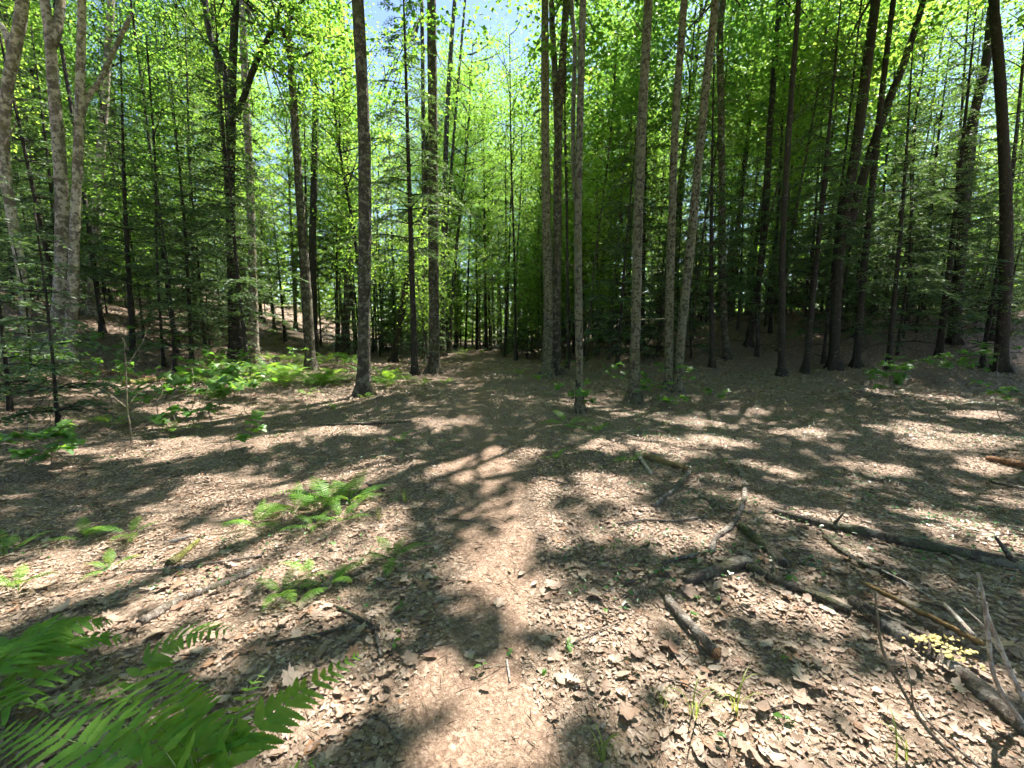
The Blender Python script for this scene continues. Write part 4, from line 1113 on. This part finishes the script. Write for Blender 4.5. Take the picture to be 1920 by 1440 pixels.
stick('rotten bark-covered log sunk in the leaves left of the trail', [(262, 1172), (340, 1130), (420, 1098), (490, 1068)], 22, 16, 'dead_wood', 'log', 'log', lift=.1, rough=.2)
stick('small mossy yellow-green log on the sunlit leaves', [(318, 1062), (345, 1040), (372, 1018)], 22, 12, 'mossy_wood', 'log', 'log', lift=.2, rough=.2)
stick('short pale bark piece behind the mossy log', [(318, 1020), (345, 1012), (360, 1006)], 8, 8, 'pale_stick')
stick('thin dark branch lying across the shade left of the trail', [(600, 800), (680, 796), (770, 793)], 6, 7, 'old_log')
stick('dark forked branch in the shade by the trail, lower arm', [(500, 1212), (580, 1198), (650, 1182), (712, 1178)], 7, 9, 'old_log', knots=2)
stick('dark forked branch in the shade by the trail, upper arm', [(632, 1142), (665, 1160), (705, 1185)], 9, 11, 'old_log', knots=1)
stick('light stub of wood below the dark forked branch', [(704, 1190), (710, 1212), (714, 1236)], 9, 8, 'dead_wood')
stick('dark stick beside the bright fern clump', [(688, 908), (705, 916), (722, 922)], 6, 7, 'old_log')
stick('short pale stick standing out on the lower trail', [(950, 1242), (953, 1262), (956, 1284)], 6, 7, 'pale_stick')
stick('thin curved twig on the lower trail left side', [(690, 1345), (725, 1362), (750, 1400)], 3, 4, 'dead_wood')
stick('sunlit orange log on the left below the beech pair', [(118, 700), (160, 700), (205, 702), (300, 716)], 20, 12, 'orange_wood', 'log', 'log', seg=12)
stick('mossy yellow log lying right of the orange log on the left', [(236, 722), (280, 716), (330, 712), (380, 702)], 16, 12, 'mossy_wood', 'log', 'log')
stick('dark log pointing up right beside the fern bed', [(380, 722), (440, 708), (500, 692), (520, 682)], 12, 14, 'old_log', 'log', 'log', lift=1.2)
stick('curved dead branch before the orange log', [(130, 650), (170, 636), (230, 632), (280, 640)], 7, 5, 'dead_wood')
for x0, y0, lb in ((1650, 985, 'thin stick above the long log in a sun fleck'), (1900, 1010, 'thin stick near the right end of the long log'), (820, 1220, 'thin twig across the middle of the lower trail'), (1120, 1190, 'thin twig right of the trail in the sun'),
                   (560, 1270, 'thin twig right of the corner fern'), (1480, 1330, 'thin twig on the sunlit leaves at the bottom right'), (300, 900, 'thin twig in the long shade on the left'), (880, 985, 'thin twig on the trail in the shade'), (1060, 905, 'thin twig at the right edge of the trail'), (1280, 1290, 'thin twig below the orange-ended log')):
    dx, dy = random.uniform(30, 70), random.uniform(-22, 22)
    stick(lb, [(x0 - dx, y0 - dy), (x0 + random.uniform(-8, 8), y0 + random.uniform(-6, 6)), (x0 + dx, y0 + dy)], 4, 3, 'dead_wood', 'twig', 'twig', seg=6)

def upright(label, pts, w, mat, stubs=()):
    q0 = np.array([P(*p) for p in pts]); b = q0[0].copy(); b[2] = float(height(b[0], b[1]))
    root = thing('dead_stem', label, 'stick', tuple(b)); bf = Buf(); q, t = catmull(q0 - b, .03); r = w / 2 * q0[0][1] / FPX
    tube(bf, q, np.interp(t, [0, 1], [r * 1.3, r * .7]), 8, .1); obj('wood', bf.mesh('wood', mat, True), root)
    for s in stubs:
        sb = Buf(); v = np.array([P(*p) for p in s]) - b; tube(sb, v, np.linspace(r * .6, r * .35, len(v)), 6, .05); obj('side_twig', sb.mesh('side_twig', mat, True), root)
g1 = G(1935, 1375); g2 = G(1935, 1345); g3 = G(1800, 1432)
upright('pale upright dead stem at the lower right, left one of two', [(1935, 1375, g1[1]), (1893, 1322, g1[1] + .03), (1862, 1262, g1[1] + .06), (1853, 1190, g1[1] + .06), (1842, 1110, g1[1] + .06), (1833, 1074, g1[1] + .07)], 8, 'pale_stick',
        [[(1843, 1112, g1[1] + .06), (1832, 1104, g1[1] + .06), (1818, 1094, g1[1] + .06)], [(1838, 1092, g1[1] + .06), (1832, 1118, g1[1] + .05)], [(1851, 1180, g1[1] + .06), (1830, 1160, g1[1] + .08), (1808, 1140, g1[1] + .1)]])
upright('pale upright dead stem at the lower right, right one of two', [(1935, 1345, g2[1]), (1900, 1270, g2[1] + .02), (1876, 1215, g2[1] + .03), (1850, 1150, g2[1] + .04), (1848, 1130, g2[1] + .04)], 8, 'pale_stick')
upright('thin reddish upright twig rising in front of the rotten log', [(1800, 1432, g3[1]), (1735, 1362, g3[1] + .05), (1690, 1290, g3[1] + .08), (1655, 1220, g3[1] + .1), (1645, 1150, g3[1] + .1), (1641, 1108, g3[1] + .1)], 6, 'stem',
        [[(1712, 1325, g3[1] + .06), (1708, 1280, g3[1] + .08), (1695, 1228, g3[1] + .1)]])

# ------------------------------------------------------------------ grass tufts and small evergreen plants
def tuft(label, px, py, h, n):
    b = G(px, py); root = thing('grass_tuft', label, 'grass', tuple(b))
    for i in range(n):
        az = random.uniform(0, 6.28); o = np.array([math.cos(az), math.sin(az), 0]); hh = h * random.uniform(.6, 1.2); s = np.array([-o[1], o[0], 0])
        u = np.linspace(0, 1, 6); c = o * (u ** 1.8 * hh * .7)[:, None] + np.array([0, 0, 1]) * (np.sin(u * 1.9) * hh * .75)[:, None] + np.array([random.gauss(0, .012), random.gauss(0, .012), 0])
        w = .0028 * (1 - u ** 2) + .0002; bb = Buf(); j = np.arange(5)
        bb.add(np.vstack([c + s * w[:, None], c - s * w[:, None]]), None, np.stack([6 + j, 7 + j, j + 1, j], -1)); obj('blade', bb.mesh('blade', 'grass'), root)
for a in (('arching pale grass tuft in the sun right of the lower trail', 1298, 1345, .17, 9), ('arching grass tuft right of the first one in the sun', 1382, 1338, .16, 8), ('grass tuft at the bottom edge right of the trail', 1128, 1425, .12, 12),
          ('grass tuft left of the arching ones', 1240, 1320, .1, 7), ('small grass tuft beside the trail near the bright fern clump', 760, 942, .16, 9), ('grass blades at the bottom edge near the rotten log', 1690, 1425, .16, 4), ('thin grass tuft between trail and dark fern', 712, 975, .12, 7)):
    tuft(*a)
k = 0
for px, py in ((1360, 1412), (1500, 1262), (1440, 1318), (1225, 1395), (1330, 1150), (1300, 1120), (1210, 1110), (1150, 1180), (1270, 1190), (770, 1120), (750, 1190), (720, 1240), (640, 1030), (570, 1058), (1050, 1205), (1680, 1095), (1480, 1078), (880, 1230), (1030, 1275), (680, 1010), (1100, 1140), (1380, 1050), (980, 1190), (620, 1065)):
    sapling('tiny green plant with glossy oval leaves on the leaf litter', px, py, random.uniform(.02, .05), random.choice((2, 3, 3, 4)), random.uniform(.03, .055), (2,), 'tiny evergreen plants on the floor', 'seedling', .02, 'seedling')
